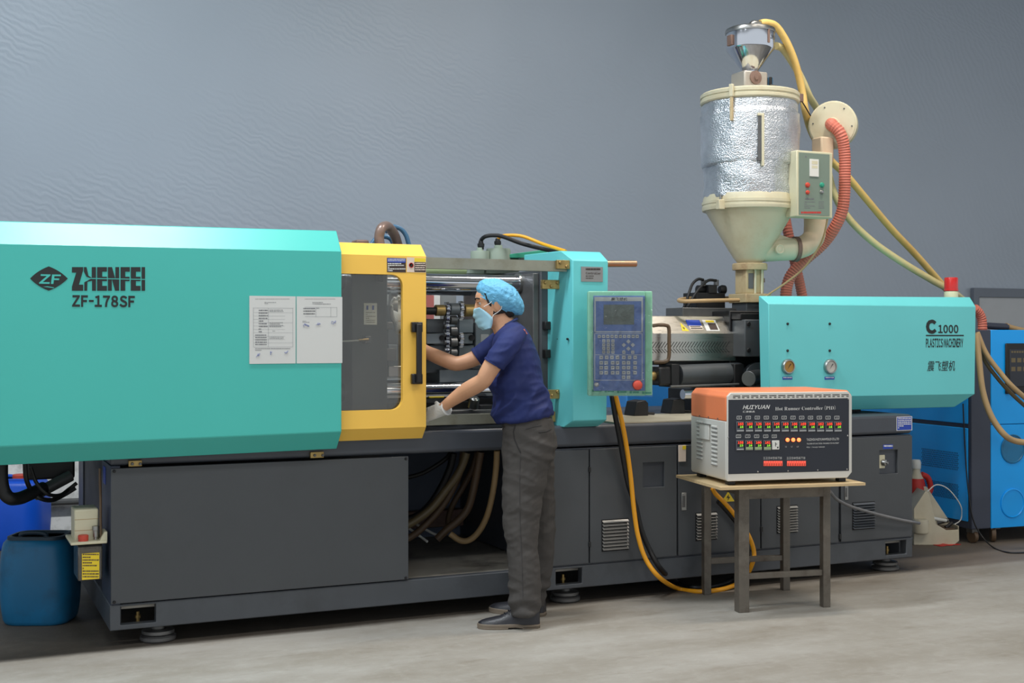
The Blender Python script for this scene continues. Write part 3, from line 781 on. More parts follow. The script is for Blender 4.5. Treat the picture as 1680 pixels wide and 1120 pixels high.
for x, y in ROW:
    w = rr.uniform(5, 9); kcrop(q, x - w, x + w, y - 3, y + 3, -.0108, -.0102)
q.build('key_print', 'ink_dark', kpan)['kind'] = 'stuff'
e = kp(*K5(535, 960)); MB().lathe(e, [(.026, 0), (.026, .01), (.022, .012), (.024, .02), (.022, .028), (.012, .033)], 24, -FW).build('emergency_stop', 'red_cap', kpan)
e = kp(*K5(160, 955)); MB().lathe(e, [(.012, 0), (.012, .008), (.007, .01)], 16, -FW).build('key_switch', 'steel', kpan)
q = MB(KM)
for i in range(5):
    x = 150 + i * 115; kcrop(q, x - 30, x - 8, 1000 + i * 5, 1022 + i * 5, -.0008, 0); kcrop(q, x - 4, x + 55, 1004 + i * 5, 1020 + i * 5, -.0008, 0)
q.build('bottom_print', 'green', kpan)['kind'] = 'stuff'
# crinkled clear wrap over the panel
V = []; Fc = []; nx, nz = 40, 60
for j in range(nz + 1):
    for i in range(nx + 1):
        x = -.004 + (105.5 * KS + .004) * i / nx; z = -.004 + (172 * KS + .004) * j / nz
        d = -.014 - .004 * abs(noise.noise((x * 22, z * 9, 1.3))) - .002 * noise.noise((x * 60, z * 20, 5))
        V.append((x, d, z))
for j in range(nz):
    for i in range(nx):
        a = j * (nx + 1) + i; Fc.append((a, a + 1, a + nx + 2, a + nx + 1))
q = MB(KM); q.add(V, Fc); q.build('plastic_wrap', 'film', kpan)
q = MB(); c_ = kp(1010, 560, .1); q.cyl(c_, c_ + YV * .12, .03); q.build('panel_arm', 'teal_pale', MC)
# ---- injection unit
YG = 6.45
gx0, gx1 = pX(1035, YG), pX(1207, YG)
gp = [(YG, 1.256), (YG, 1.421), (YG + .085, 1.527), (YG + .26, 1.527), (YG + .345, 1.42), (YG + .345, 1.25)]
bg_ = MB().prism([(gx0, a, b_) for a, b_ in gp], (gx1 - gx0, 0, 0)).build('barrel_guard', 'steel_brush', MC, bevel=.004)
slot = None
for i in range(30):                       # chevron slots
    for s in (0, 1):
        x = gx0 + .06 + i * .0205
        if x > gx1 - .03: continue
        if s == 0: q = MB().prism([(x + .028, YG - .0008, 1.372), (x + .033, YG - .0008, 1.372), (x + .005, YG - .0008, 1.336), (x, YG - .0008, 1.336)], (0, .0006, 0))
        else: q = MB().prism([(x, YG - .0008, 1.332), (x + .005, YG - .0008, 1.332), (x + .033, YG - .0008, 1.305), (x + .028, YG - .0008, 1.305)], (0, .0006, 0))
        if i == 0:
            o = q.build('guard_slot', 'void', bg_, smooth=False)
            if s == 0: sa = o
            else: sb = o
        else: copy_obj((sa, sb)[s], bg_, (i * .0205, 0, 0))
MB().cyl((gx1, YG + .17, 1.385), (gx1 + .05, YG + .17, 1.385), .145, n=32).build('guard_end', 'steel', MC, bevel=.004)
MB().cyl((gx1 + .05, YG + .17, 1.385), (gx1 + .12, YG + .17, 1.385), .10, n=32).build('barrel', 'steel_dark', MC)
# slanted-face stickers
sl = Vector((0, .085, .106)).normalized(); so = Vector((0, YG, 1.421)) + Vector((0, -sl.z, sl.y)) * .0012
def gsign(px0, px1, v0, v1, m, off=0):
    q = MB(); rect_mb(q, so + Vector((0, -sl.z, sl.y)) * off, XV, sl, pX(px0, YG + .04), pX(px1, YG + .04), v0, v1); q.build('sticker', m, bg_, smooth=False)
q = MB(); n_ = Vector((0, -sl.z, sl.y)) * .0005
xa = pX(1115, YG + .04)
q.add([so + XV * xa + sl * .02, so + XV * (xa + .05) + sl * .018, so + XV * (xa + .012) + sl * .085], [(0, 1, 2)]); q.build('warning_sign', 'print_yellow', bg_, smooth=False)
q = MB(); q.add([so + n_ + XV * (xa + .018) + sl * .055, so + n_ + XV * (xa + .012) + sl * .038, so + n_ + XV * (xa + .018) + sl * .038, so + n_ + XV * (xa + .018) + sl * .024, so + n_ + XV * (xa + .027) + sl * .044, so + n_ + XV * (xa + .02) + sl * .044], [(0, 1, 2, 3, 4, 5)]); q.build('warning_symbol', 'print_black', bg_, smooth=False)
gsign(1128, 1151, .06, .105, 'print_blue'); gsign(1129.5, 1151, .03, .06, 'print_pink'); gsign(1131, 1150, .036, .044, 'print_black', .0005); gsign(1131, 1148, .05, .056, 'print_black', .0005)
gsign(1155, 1177, .02, .105, 'print_white'); gsign(1160, 1174, .085, .102, 'print_yellow', .0005); gsign(1162, 1175, .028, .08, 'print_brown', .0005)
# handle of the guard
hp = [aY(1072, 534, YG), aY(1074, 533, YG) - YV * .05, aY(1083, 533.5, YG) - YV * .06, aY(1088.5, 538, YG) - YV * .06, aY(1089, 560, YG) - YV * .06, aY(1088.5, 586, YG) - YV * .06, aY(1083, 593, YG) - YV * .05, aY(1074, 594, YG)]
tube('guard_handle', hp, .011, 'hose_brown', bg_, n=10, per=5)
# carriage cylinder below
YC = 6.40
MB().cyl(aY(1112, 615, YC + .06), aY(1213, 611, YC + .06), .062, n=28).build('carriage_cylinder', 'platen', MC)
for a, b_ in ((1102, 1115), (1205, 1221)):
    q = MB(); pbox(q, a, b_, 597, 635, YC - .01, .15); q.build('cylinder_block', 'black', MC, bevel=.004)
q = MB(); pbox(q, 1082, 1103, 602, 632, YC, .12); q.build('cylinder_head', 'black', MC, bevel=.01)
MB().cyl(aY(1062, 617, YC + .06), aY(1086, 616, YC + .06), .028).build('piston_rod', 'brass', MC)
MB().cyl(aY(1100, 634, YC - .02), aY(1212, 630, YC - .02), .007).build('tie_rod', 'steel_dark', MC)
q = MB(); pbox(q, 1080, 1215, 592, 598, YG + .05, .2); q.build('guard_tray', 'black', MC)
# carriage housing plate with four bolts
cpx = pX(1222, 6.33)
cpl = MB().box(cpx, pX(1262, 6.33) + .02, 6.33, 7.0, pZ(1242, 585, 6.33), pZ(1242, 524, 6.33)).build('carriage_plate', 'platen', MC, bevel=.006)
bolts(cpl, [aY(a, b_, 6.33) for a, b_ in ((1228, 531), (1254, 531), (1228, 574), (1254, 574))], .014, 'black')
MB().box(cpx - .02, 4.98, 6.46, 6.9, 1.08, 1.56).build('carriage_core', 'black', MC, bevel=.006)
q = MB(); pbox(q, 1215, 1262, 514, 524, 6.36, .3); q.build('carriage_cap', 'black', MC, bevel=.004)
c0 = aY(1245, 617, 6.36)
MB().cyl(c0 + Vector((.02, .06, 0)), c0 + Vector((.0, .0, 0)), .085, n=28).build('motor_flange', 'platen', MC, bevel=.004)
MB().cyl(c0 + Vector((0, 0, -.004)), aY(1228, 621, 6.28), .046, n=28).build('adjusting_drum', 'steel_dark', MC, bevel=.004)
MB().box(pX(1160, 6.45), 4.9, 6.45, 6.9, .937, 1.08).build('carriage_base', 'black', MC, bevel=.006)
for y in (6.42, 6.95): MB().cyl((pX(1120, y), y, 1.06), (4.6, y, 1.06), .03).build('guide_rod', 'chrome', MC)
# valve block and its pipework above the guard
YVv = 6.75
q = MB(); pbox(q, 1143, 1190, 480, 513, YVv, .16); vb = q.build('valve_block', 'black', MC, bevel=.004)
q = MB(); pbox(q, 1120, 1260, 505, 519, 6.65, .2); q.build('valve_base', 'steel_dark', MC, bevel=.004)
q = MB(); pbox(q, 1163, 1177, 467, 481, YVv - .01, .1); q.build('valve_body', 'black', vb, bevel=.003)
MB().lathe(aY(1142, 475, YVv + .05), [(.012, 0), (.028, .01), (.03, .05), (.022, .075), (.03, .09), (.03, .1)], 18, XV).build('valve_solenoid', 'black', vb)
MB().lathe(aY(1191, 475, YVv + .05), [(.012, 0), (.028, .01), (.03, .03), (.022, .05)], 18, -XV).build('valve_solenoid', 'black', vb)
for a in (1154, 1175): MB().cyl(aY(a, 469, YVv + .03), aY(a, 459, YVv + .03), .017, n=8).build('pipe_fitting', 'steel_dark', vb)
tube('valve_hose', [aY(1154, 459, YVv), aY(1145, 458, YVv), aY(1136, 466, YVv), aY(1130, 482, YVv - .02), aY(1124, 500, YVv - .02), aY(1117, 514, YVv - .02)], .009, 'black', MC, n=10)
tube('valve_hose', [aY(1175, 460, YVv - .04), aY(1162, 460, YVv - .05), aY(1150, 470, YVv - .06), aY(1140, 483, YVv - .06), aY(1130, 500, YVv - .06), aY(1122, 514, YVv - .04)], .009, 'black', MC, n=10)
# ---- right hood (injection cover)
YI = 6.05
tl, tr_, br, bl = xz(1261, 498, YI), xz(1601, 503, YI), xz(1599.5, 646, YI), xz(1262, 651.5, YI)
r1 = [Vector((x, YI, z)) for x, z in (tl, tr_, br, bl)]
Yt = 6.12
t2 = xz(1256, 485.5, Yt); t3 = xz(1591.5, 487.5, Yt); b2 = xz(1566, 667.5, Yt); b3 = xz(1402, 672, Yt)
r2 = [Vector((tl[0] - .012, Yt, t2[1])), Vector((t3[0], Yt, t3[1])), Vector((b2[0], Yt, b2[1])), Vector((bl[0], Yt, b3[1] + .002))]
r3 = [v + YV * .95 for v in r2]
ih = MB().loft([r1, r2, [v + YV * .012 for v in r2]]).build('injection_hood', 'teal_pale', MC, bevel=.004)
zz = t2[1] - .012
MB().prism([(r2[0].x + .01, Yt, zz), (r2[1].x - .004, Yt, zz), (r2[1].x - .004, 7.05, zz), (5.1, 7.05, zz)], (0, 0, .012)).build('hood_top', 'teal_pale', ih)
MB().prism([(r2[1].x - .016, Yt + .01, zz), (r2[1].x - .016, 7.05, zz), (r2[2].x + .03, 7.05, 1.0), (r2[2].x + .03, Yt + .01, 1.0)], (.012, 0, 0)).build('hood_end', 'teal_pale', ih)
MB().box(5.1, r2[1].x - .01, 7.038, 7.05, 1.0, zz).build('hood_rear', 'teal_pale', ih)
H4 = lambda a, b_, c_, d_: (1240 + a / 3.818, 1240 + b_ / 3.818, 420 + c_ / 3.818, 420 + d_ / 3.818)
q = MB()
prect(q, *H4(1065, 1302, 493, 501), YI); q.build('underline', 'print_black', ih, smooth=False)
for s_, a, b_, c_, d_, bo, sh in (('C', 1065, 1132, 397, 487, .07, 0), ('1000', 1142, 1268, 430, 483, .035, 0), ('PLASTICS MACHINERY', 1065, 1298, 515, 572, .03, 0), ('震飞塑机', 1072, 1245, 655, 720, .006, .15)):
    q = MB(); ptext(q, s_, *H4(a, b_, c_, d_), YI, bold=bo, shear=sh); q.build('lettering', 'print_black', ih, smooth=False)
bolts(ih, [aY(a, b_, YI) for a, b_ in ((1292, 531), (1361, 531), (1292, 575), (1361, 575))], .008, 'black', 'hood_screw')
for px, dm in ((1292, 'dial_gold'), (1361, 'dial_grey')):
    c0 = aY(px, 601, YI)
    g = MB().lathe(c0, [(.045, 0), (.045, .012), (.04, .02), (.034, .02), (.033, .012)], 28, (0, -1, 0)).build('pressure_gauge', 'steel', ih)
    MB().cyl(c0 - YV * .008, c0 - YV * .0135, .034, n=24).build('gauge_dial', dm, ih)
    MB().add([c0 + Vector((-.012, -.0145, -.018)), c0 + Vector((.016, -.0145, .014)), c0 + Vector((.012, -.0145, .018))], [(0, 1, 2)]).build('gauge_needle', 'print_black', ih, smooth=False)
    sign(ih, px - 8, px + 8, 617.5, 622.5, YI, 'print_blue', 1, seed=px)
# hood support; its black also stands for the shade in the gap
MB().box(4.5, 5.25, 6.3, 7.0, .937, .98).build('gap_shade_foot', 'black', MC)
# beacon
Yb_ = 6.5; c0 = aY(1560.5, 487, Yb_); k = 11.2 / F * (Yb_ / (CS - .347 * SN))
bcn = MB().lathe((c0.x, Yb_, t2[1] - .005), [(k * .98, 0), (k, .01), (k, .065), (k * .94, .07)], 24).build('beacon_base', 'beacon_base', MC)
MB().lathe((c0.x, Yb_, t2[1] + .065), [(k * .9, 0), (k * 1.03, .003), (k * 1.03, .012), (k * .98, .014), (k * .98, .085), (k * .9, .092), (k * .5, .094)], 28).build('beacon_lens', 'beacon_red', MC)
# ================================================================== hopper dryer standing on the injection unit
YP = 6.62
HA = aY(1230, 490, YP)                      # axis foot
def hz(py): return aY(1230, py, YP).z
HS = (YP / (CS - (1230 - HX) / F * SN)) / F  # metres per pixel at the axis
HD = thing('hopper_dryer', (HA.x, YP, hz(500)), 'cream hopper dryer wrapped in silver foil insulation, standing on the machine', 'hopper dryer')
def hl(name, prof, m, n=40, par=HD, wob=None, **k):
    return MB().lathe((HA.x, YP, 0), [(r * HS, hz(py)) for r, py in prof], n, wob=wob).build(name, m, par, **k)
# foot flange and throat
MB().box(HA.x - 25 * HS, HA.x + 25 * HS, YP - 25 * HS, YP + 25 * HS, hz(497), hz(482)).build('foot_flange', 'cream_rust', HD, bevel=.006)
MB().box(HA.x - 21 * HS, HA.x + 21 * HS, YP - 21 * HS, YP + 21 * HS, hz(516), hz(497)).build('feed_block', 'platen', HD, bevel=.004)
MB().box(HA.x - 18 * HS, HA.x + 17 * HS, YP - 16 * HS, YP + 16 * HS, hz(482), hz(442)).build('throat', 'cream_rust', HD, bevel=.006)
MB().box(HA.x - 14 * HS, HA.x - 4 * HS, YP - 16.8 * HS, YP - 16 * HS, hz(474), hz(449)).build('sight_window', 'steel_dark', HD, bevel=.001)
for dx in (-2, 11): MB().cyl((HA.x + dx * HS, YP - 18 * HS, hz(482)), (HA.x + dx * HS, YP - 18 * HS, hz(443)), 1.8 * HS, n=10).build('throat_stud', 'cream', HD)
MB().box(HA.x + 18 * HS, HA.x + 26 * HS, YP - 6 * HS, YP - 4 * HS, hz(463), hz(456)).build('slide_handle', 'rust', HD, bevel=.001)
hl('throat_flange', [(20, 443), (28, 443), (28.5, 440), (28.5, 434), (27, 432), (18, 432)], 'cream_rust')
hl('discharge_cone', [(17, 433), (21, 430), (26, 424), (36, 408), (70, 350), (73, 346), (73, 343), (60, 340)], 'cream', 48)
hl('body_rim', [(70, 347), (77, 346.5), (78, 343), (78, 340.5), (77, 340), (77, 337), (78, 336.5), (78, 332), (70, 331)], 'cream', 48)
for th in (200, 318, 80):
    c_ = Vector((HA.x + 80 * HS * math.cos(R(th)), YP + 80 * HS * math.sin(R(th)), hz(340)))
    q = MB(); q.box(c_.x - .022, c_.x + .022, c_.y - .018, c_.y + .018, c_.z - .035, c_.z + .025); lg = q.build('rim_lug', 'cream', HD, bevel=.004)
    MB().cyl(c_ + ZV * .02, c_ + ZV * .055, .007, n=8).build('lug_bolt', 'steel', lg)
# foil jacket with wrinkles
m = bpy.data.materials.new('foil'); m.use_nodes = True
nt = m.node_tree; N = nt.nodes; L = nt.links; b = N['Principled BSDF']
b.inputs['Metallic'].default_value = .9; b.inputs['Roughness'].default_value = .34
tc = N.new('ShaderNodeTexCoord')
n1 = noise_n(5, 5, .6, tc.outputs['Object']); n2 = N.new('ShaderNodeTexVoronoi'); n2.inputs['Scale'].default_value = 120; L.new(tc.outputs['Object'], n2.inputs['Vector'])
n3 = noise_n(26, 4, .6, tc.outputs['Object'], sc=(1, 1, 2.5))
c = mix_n(ramp_n(n1.outputs['Fac'], .35, .7, 0, 1), rgb(226, 230, 236), rgb(196, 202, 208))
L.new(c, b.inputs['Base Color'])
ad = N.new('ShaderNodeMath'); ad.operation = 'MULTIPLY_ADD'; L.new(n3.outputs['Fac'], ad.inputs[0]); ad.inputs[1].default_value = 1.5; L.new(n2.outputs['Distance'], ad.inputs[2])
bp = N.new('ShaderNodeBump'); bp.inputs['Strength'].default_value = .55; bp.inputs['Distance'].default_value = .006
L.new(ad.outputs[0], bp.inputs['Height']); L.new(bp.outputs['Normal'], b.inputs['Normal'])
MATS['foil'] = m
def fw(th, h): return .010 * noise.noise((math.cos(th) * 2.2, math.sin(th) * 2.2, h * 5)) + .006 * noise.noise((math.cos(th) * 6, math.sin(th) * 6, h * 14))
rows = [(74, 172)] + [(78 - max(0, (p - 185)) * .012, p) for p in range(176, 190, 3)] + [(80.5 - (p - 192) * .035, p) for p in range(191, 276, 5)]
hl('foil_jacket', [(74, 166)] + rows[1:] + [(76, 276), (72, 277)], 'foil', 72, wob=fw, ang=60)
rows = [(74 - (p - 276) * .02 - (0 if p < 300 else .03 * (p - 300)) + (1.5 if p % 2 else 0), p) for p in range(272, 330, 4)]
hl('foil_skirt', [(70, 271)] + [(r + 2, p) for r, p in rows] + [(70, 332)], 'foil', 72, wob=lambda t, h: 1.5 * fw(t, h * 1.3), ang=60)
hl('stained_band', [(70, 321), (74.6, 322), (76.0, 327), (76.5, 332), (70, 333)], 'cream', 48, wob=lambda t, h: .004 * noise.noise((t * 3, h * 9, 0)))
# top rim, lid
hl('top_rim', [(74, 173), (79, 172), (80.5, 170), (80.5, 166), (79, 165), (79, 163), (80.5, 162), (80.5, 157), (78, 155), (40, 153), (10, 152)], 'cream', 48)
for th, dz in ((215, 0),):
    a = Vector((math.cos(R(th)), math.sin(R(th)), 0)); c_ = Vector((HA.x, YP, 0)) + a * (82 * HS)
    t_ = Vector((-a.y, a.x, 0)); fr = Matrix(((t_.x, a.x, 0, c_.x), (t_.y, a.y, 0, c_.y), (0, 0, 1, 0), (0, 0, 0, 1)))
    MB(fr).box(-.009, .009, -.006, .012, hz(210), hz(152)).build('lid_latch', 'cream_rust', HD, bevel=.003)
    MB(fr).box(-.013, .013, -.008, .016, hz(172), hz(152)).build('latch_clip', 'cream', HD, bevel=.003)
a = Vector((math.cos(R(-20)), math.sin(R(-20)), 0)); c_ = Vector((HA.x, YP, 0)) + a * (82 * HS)
MB().box(c_.x - .02, c_.x + .024, c_.y - .02, c_.y + .02, hz(166), hz(153)).build('lid_hinge', 'rust', HD, bevel=.003)
# level window: slot with torn foil edge
th = R(247); a = Vector((math.cos(th), math.sin(th), 0)); t_ = Vector((-a.y, a.x, 0))
c_ = Vector((HA.x, YP, 0)) + a * (80 * HS); fr = Matrix(((t_.x, -a.x, 0, c_.x), (t_.y, -a.y, 0, c_.y), (0, 0, 1, 0), (0, 0, 0, 1)))
MB(fr).box(-.018, .012, -.008, .02, hz(275), hz(203)).build('level_window', 'steel_dark', HD, bevel=.002)
MB(fr).box(.004, .02, -.016, .01, hz(283), hz(202)).build('window_strip', 'cream', HD, bevel=.002)
MB(fr).box(-.02, .02, -.014, .01, hz(204), hz(200)).build('window_strip', 'cream', HD, bevel=.002)
# ---- blower on the side
BC = aY(1366, 205, YP - .12); bax = Vector((-.74, -.66, -.05)).normalized()
br_ = 40 * HS
fan = MB().lathe(BC, [(br_ * .8, -.10), (br_ * .96, -.09), (br_ * .96, -.012), (br_, -.01), (br_, .0), (br_ * .99, .004), (br_ * .9, .006)], 40, bax).build('blower', 'cream', HD, bevel=.002)
MB().lathe(BC, [(br_ * .93, .004), (br_ * .93, .009), (br_ * .3, .012), (br_ * .28, .018), (br_ * .2, .018)], 40, bax).build('blower_plate', 'cream', HD)
bu = bax.orthogonal().normalized(); bv = bax.cross(bu)
for i in range(6):
    MB().cyl(BC + bax * .007 + (bu * math.cos(i * math.pi / 3 + .5) + bv * math.sin(i * math.pi / 3 + .5)) * br_ * .8, BC + bax * .013 + (bu * math.cos(i * math.pi / 3 + .5) + bv * math.sin(i * math.pi / 3 + .5)) * br_ * .8, .005, n=8).build('blower_screw', 'steel_dark', fan)
# outlet pipe: blower -> heater tube -> elbow -> cone
q = MB(); q.box(BC.x - .12, BC.x - .02, YP - .16, YP - .06, hz(262), hz(222)); q.build('blower_outlet', 'cream_hot', HD, bevel=.01)
hx_ = aY(1337, 380, YP - .1)
tube('heater_pipe', [(BC.x - .07, YP - .11, hz(250)), (hx_.x, YP - .1, hz(320)), (hx_.x, YP - .1, hz(368)), (hx_.x - .012, YP - .1, hz(388)), (aY(1322, 400, YP - .1).x, YP - .1, hz(401)), (aY(1306, 406, YP - .1).x, YP - .09, hz(408))], 18 * HS, 'cream_hot', HD, n=24, per=8)
MB().cyl((aY(1308, 408, YP - .09).x, YP - .09, hz(408)), (aY(1303, 408, YP - .09).x, YP - .085, hz(408)), 21 * HS, n=24).build('pipe_clamp', 'rust', HD)
MB().cyl((aY(1304, 408, YP - .09).x, YP - .085, hz(408)), (aY(1240, 408, YP).x, YP - .02, hz(408)), 18 * HS, 22 * HS, n=24).build('inlet_pipe', 'cream', HD)
c_ = aY(1285, 408, YP - .18); MB().lathe((c_.x, YP - .145, c_.z), [(.032, -.01), (.032, .006), (.026, .01), (.018, .006), (.01, .01)], 20, (0, -1, 0)).build('thermometer_port', 'cream', HD)
q = MB(); q.prism([aY(1270, 393, YP - .1), aY(1281, 385, YP - .1), aY(1303, 393, YP - .1)], (0, .05, 0)).build('pipe_gusset', 'cream', HD)
# ---- control box of the dryer
YX = YP - .34
x0, x1 = pX(1307, YX), pX(1363, YX); z0, z1 = pZ(1335, 356, YX), pZ(1335, 248, YX)
cb = MB().box(x0, x1, YX, YX + .11, z0, z1).build('dryer_control_box', 'box_edge', HD, bevel=.006)
MB().box(x1 - .004, x1 + .025, YX + .015, YX + .11, z0, z1).build('box_side', 'box_edge', cb, bevel=.004)
B2 = lambda a, b_, c_, d_: (1060 + a / 4, 1060 + b_ / 4, 240 + c_ / 4, 240 + d_ / 4)
def bx_(a, b_, c_, d_, d0, d1, m, name, bev=.001):
    q = MB(); p = B2(a, b_, c_, d_); pbox(q, *p, YX - d0, d0 - d1); return q.build(name, m, cb, bevel=bev)
bx_(1003, 1205, 46, 452, .003, 0, 'panel_green', 'front_plate')
bx_(1075, 1134, 84, 198, .008, .002, 'white_plastic', 'temperature_meter')
bx_(1088, 1126, 96, 118, .0085, .008, 'cream', 'meter_display', 0); bx_(1088, 1126, 126, 144, .0085, .008, 'cream', 'meter_display', 0)
for (a, b_), mm in (((1056, 254), 'red_cap'), ((1150, 254), 'green'), ((1056, 302), 'red_cap'), ((1148, 300), 'steel')):
    p = aY(1060 + a / 4, 240 + b_ / 4, YX)
    r_ = .016 if b_ < 280 else .013
    MB().lathe(p - YV * .003, [(r_, 0), (r_, .004), (r_ * .8, .006), (r_ * .75, .012), (r_ * .3, .014)], 18, (0, -1, 0)).build('indicator_lamp' if b_ < 280 else 'push_button', mm, cb)
q = MB()
text_rows(q, 1060 + 1042 / 4, 1060 + 1168 / 4, 240 + 63 / 4, 240 + 76 / 4, 1, YX, .0036, .9, 30)
text_rows(q, 1060 + 1040 / 4, 1060 + 1168 / 4, 240 + 340 / 4, 240 + 352 / 4, 1, YX, .0036, .9, 31); text_rows(q, 1060 + 1036 / 4, 1060 + 1105 / 4, 240 + 362 / 4, 240 + 415 / 4, 4, YX, .0036, .35, 32); text_rows(q, 1060 + 1130 / 4, 1060 + 1165 / 4, 240 + 362 / 4, 240 + 415 / 4, 4, YX, .0036, .35, 34)
q.build('print', 'ink_dark', cb)['kind'] = 'stuff'
q = MB(); text_rows(q, 1060 + 1015 / 4, 1060 + 1190 / 4, 240 + 428 / 4, 240 + 442 / 4, 1, YX, .0036, .9, 33); q.build('print', 'print_red', cb)['kind'] = 'stuff'
MB().box(x0 - .02, x0 + .02, YX + .11, YX + .24, z0 + .05, z0 + .1).build('box_bracket', 'cream', HD)
# ---- vacuum loader on the lid
mat('loader_grey', (182, 176, 166), .4, .4, var=.1, dirt=(140, 112, 96), damt=.5)
LD = thing('hopper_loader', (HA.x, YP, hz(146)), 'small polished steel vacuum loader on top of the foil wrapped hopper', 'loader')
MB().box(HA.x - 24 * HS, HA.x + 22 * HS, YP - 20 * HS, YP + 20 * HS, hz(153), hz(120)).build('loader_base', 'loader_grey', LD, bevel=.012, seg=3)
MB().lathe((HA.x - 3 * HS, YP - 20 * HS, hz(131)), [(11 * HS, -.002), (11 * HS, .008), (4 * HS, .010), (4 * HS, .016)], 20, (0, -1, 0)).build('base_cover', 'rust', LD)
MB().box(HA.x + 24 * HS, HA.x + 33 * HS, YP - 19 * HS, YP - 2 * HS, hz(144), hz(128)).build('solenoid_valve', 'hose_blue', LD, bevel=.003)
MB().box(HA.x + 24 * HS, HA.x + 29 * HS, YP - 22 * HS, YP - 19 * HS, hz(144), hz(128)).build('valve_front', 'black', LD, bevel=.002)
def ll(name, prof, m): return MB().lathe((HA.x + 1 * HS, YP, 0), [(r * HS, hz(py)) for r, py in prof], 40).build(name, m, LD)
ll('loader_funnel', [(13, 120), (13, 117), (38, 83), (39, 80), (39, 54), (37, 53)], 'chrome')
ll('loader_lid', [(36, 56), (40.5, 55.5), (41, 52), (40, 49), (36, 47), (20, 45), (5, 44.5)], 'steel')
for dx in (-40, 39): MB().box(HA.x + (dx - 2) * HS, HA.x + (dx + 3) * HS, YP - 8 * HS, YP + 4 * HS, hz(79), hz(62)).build('lid_clasp', 'rust', LD, bevel=.003)
MB().box(HA.x + 8 * HS, HA.x + 12 * HS, YP - 39.5 * HS, YP - 37 * HS, hz(77), hz(53)).build('lid_clasp', 'rust', LD, bevel=.002)
q = MB(); put_text(q, 'ZHEN', (HA.x + 16 * HS, YP - 36.8 * HS, 0), Vector((.86, .5, 0)), ZV, 0, 14 * HS, hz(69), hz(63), bold=.02, shear=.2)
q.build('lettering', 'print_black', LD, smooth=False)
tube('lid_pipe', [(HA.x + 2 * HS, YP, hz(47)), (HA.x + 4 * HS, YP, hz(40)), (HA.x + 10 * HS, YP, hz(37)), (HA.x + 20 * HS, YP, hz(38))], 5 * HS, 'steel', LD, n=14)
MB().cyl((HA.x + 36 * HS, YP, hz(74)), (HA.x + 46 * HS, YP, hz(75)), 5.5 * HS).build('material_inlet', 'steel', LD)
# ================================================================== hoses of the dryer
def hose(name, label, pts, r, m, cat='hose', group=None, **k):
    mb = tube_mb(pts, r, **k); base = Vector(pts[0]); 
    o = mb.build(name, m, None, ang=(20 if k.get('corr') else 35))
    for v in o.data.vertices: v.co -= base
    o.location = base
    return tag(o, label, cat, group)
A = lambda px, py, Y=YP: aY(px, py, Y)
hose('suction_hose', 'yellow hose arching from the loader lid down behind the blower', [A(1247, 38.5), A(1258, 37.5), A(1274, 44), A(1292, 72), A(1306, 108), A(1316, 150), A(1322, 185), A(1334, 222, YP + .12), A(1362, 262, YP + .2), A(1388, 287, YP + .2), A(1420, 325, YP + .2), A(1462, 375, YP + .25), A(1500, 415, YP + .3), A(1540, 460, YP + .35), A(1562, 485, YP + .4)], 6.2 * HS, 'hose_yellow', n=12)
hose('conveying_hose', 'pale yellow hose leaving the loader side and sagging to the red beacon', [A(1273, 75, YP + .02), A(1284, 80, YP + .05), A(1299, 101, YP + .08), A(1314, 127, YP + .1), A(1328, 158, YP + .12), A(1345, 190, YP + .25), A(1352, 240, YP + .3), A(1366, 310, YP + .28), A(1390, 355, YP + .25), A(1430, 395, YP + .2), A(1480, 430, YP + .15), A(1530, 460, YP + .1), A(1562, 478, YP + .1), A(1590, 500, YP + .3)], 6.2 * HS, 'hose_pale', n=12)
hose('air_hose', 'red ribbed hose hanging from the centre of the round blower', [BC + bax * .012, BC + bax * .05 + ZV * -.002, A(1378, 218, YP - .2), A(1385, 245, YP - .2), A(1386, 290, YP - .19), A(1383, 340, YP - .17), A(1370, 372, YP - .12), A(1350, 400, YP - .03), A(1322, 425, YP + .03), A(1300, 448, YP + .08), A(1291, 470, YP + .1), A(1289, 492, YP + .1)], 9 * HS, 'hose_red', n=16, corr=.13, pitch=.017)
hose('air_hose', 'red ribbed hose crossing behind the cream inlet pipe', [A(1287, 352, YP + .3), A(1291, 372, YP + .22), A(1297, 400, YP + .2), A(1304, 430, YP + .2), A(1311, 460, YP + .2), A(1317, 490, YP + .2)], 8 * HS, 'hose_red', n=16, corr=.13, pitch=.017)
hose('steam_hose', 'flat beige hose loop lying around the feed throat left of the hopper foot', [A(1212, 492, 6.5), A(1160, 493, 6.45), A(1122, 494, 6.5), A(1114, 492, 6.62), A(1130, 489.5, 6.78), A(1170, 489, 6.85), A(1208, 489, 6.82)], .012, 'hose_beige', n=10)
hose('signal_cable', 'thin beige cable drooping from dryer box to the foot flange', [A(1358, 357, YP - .25), A(1352, 385, YP - .24), A(1342, 408, YP - .2), A(1318, 440, YP - .15), A(1290, 463, YP - .12), A(1262, 482, YP - .1), A(1252, 490, YP - .1)], .006, 'hose_beige', 'cable', n=8)
hose('lid_cable', 'thin dark cable from loader valve to the blower', [A(1264, 139, YP - .1), A(1280, 143, YP - .12), A(1310, 160, YP - .1), A(1330, 190, YP - .05)], .004, 'black', 'cable', n=8)
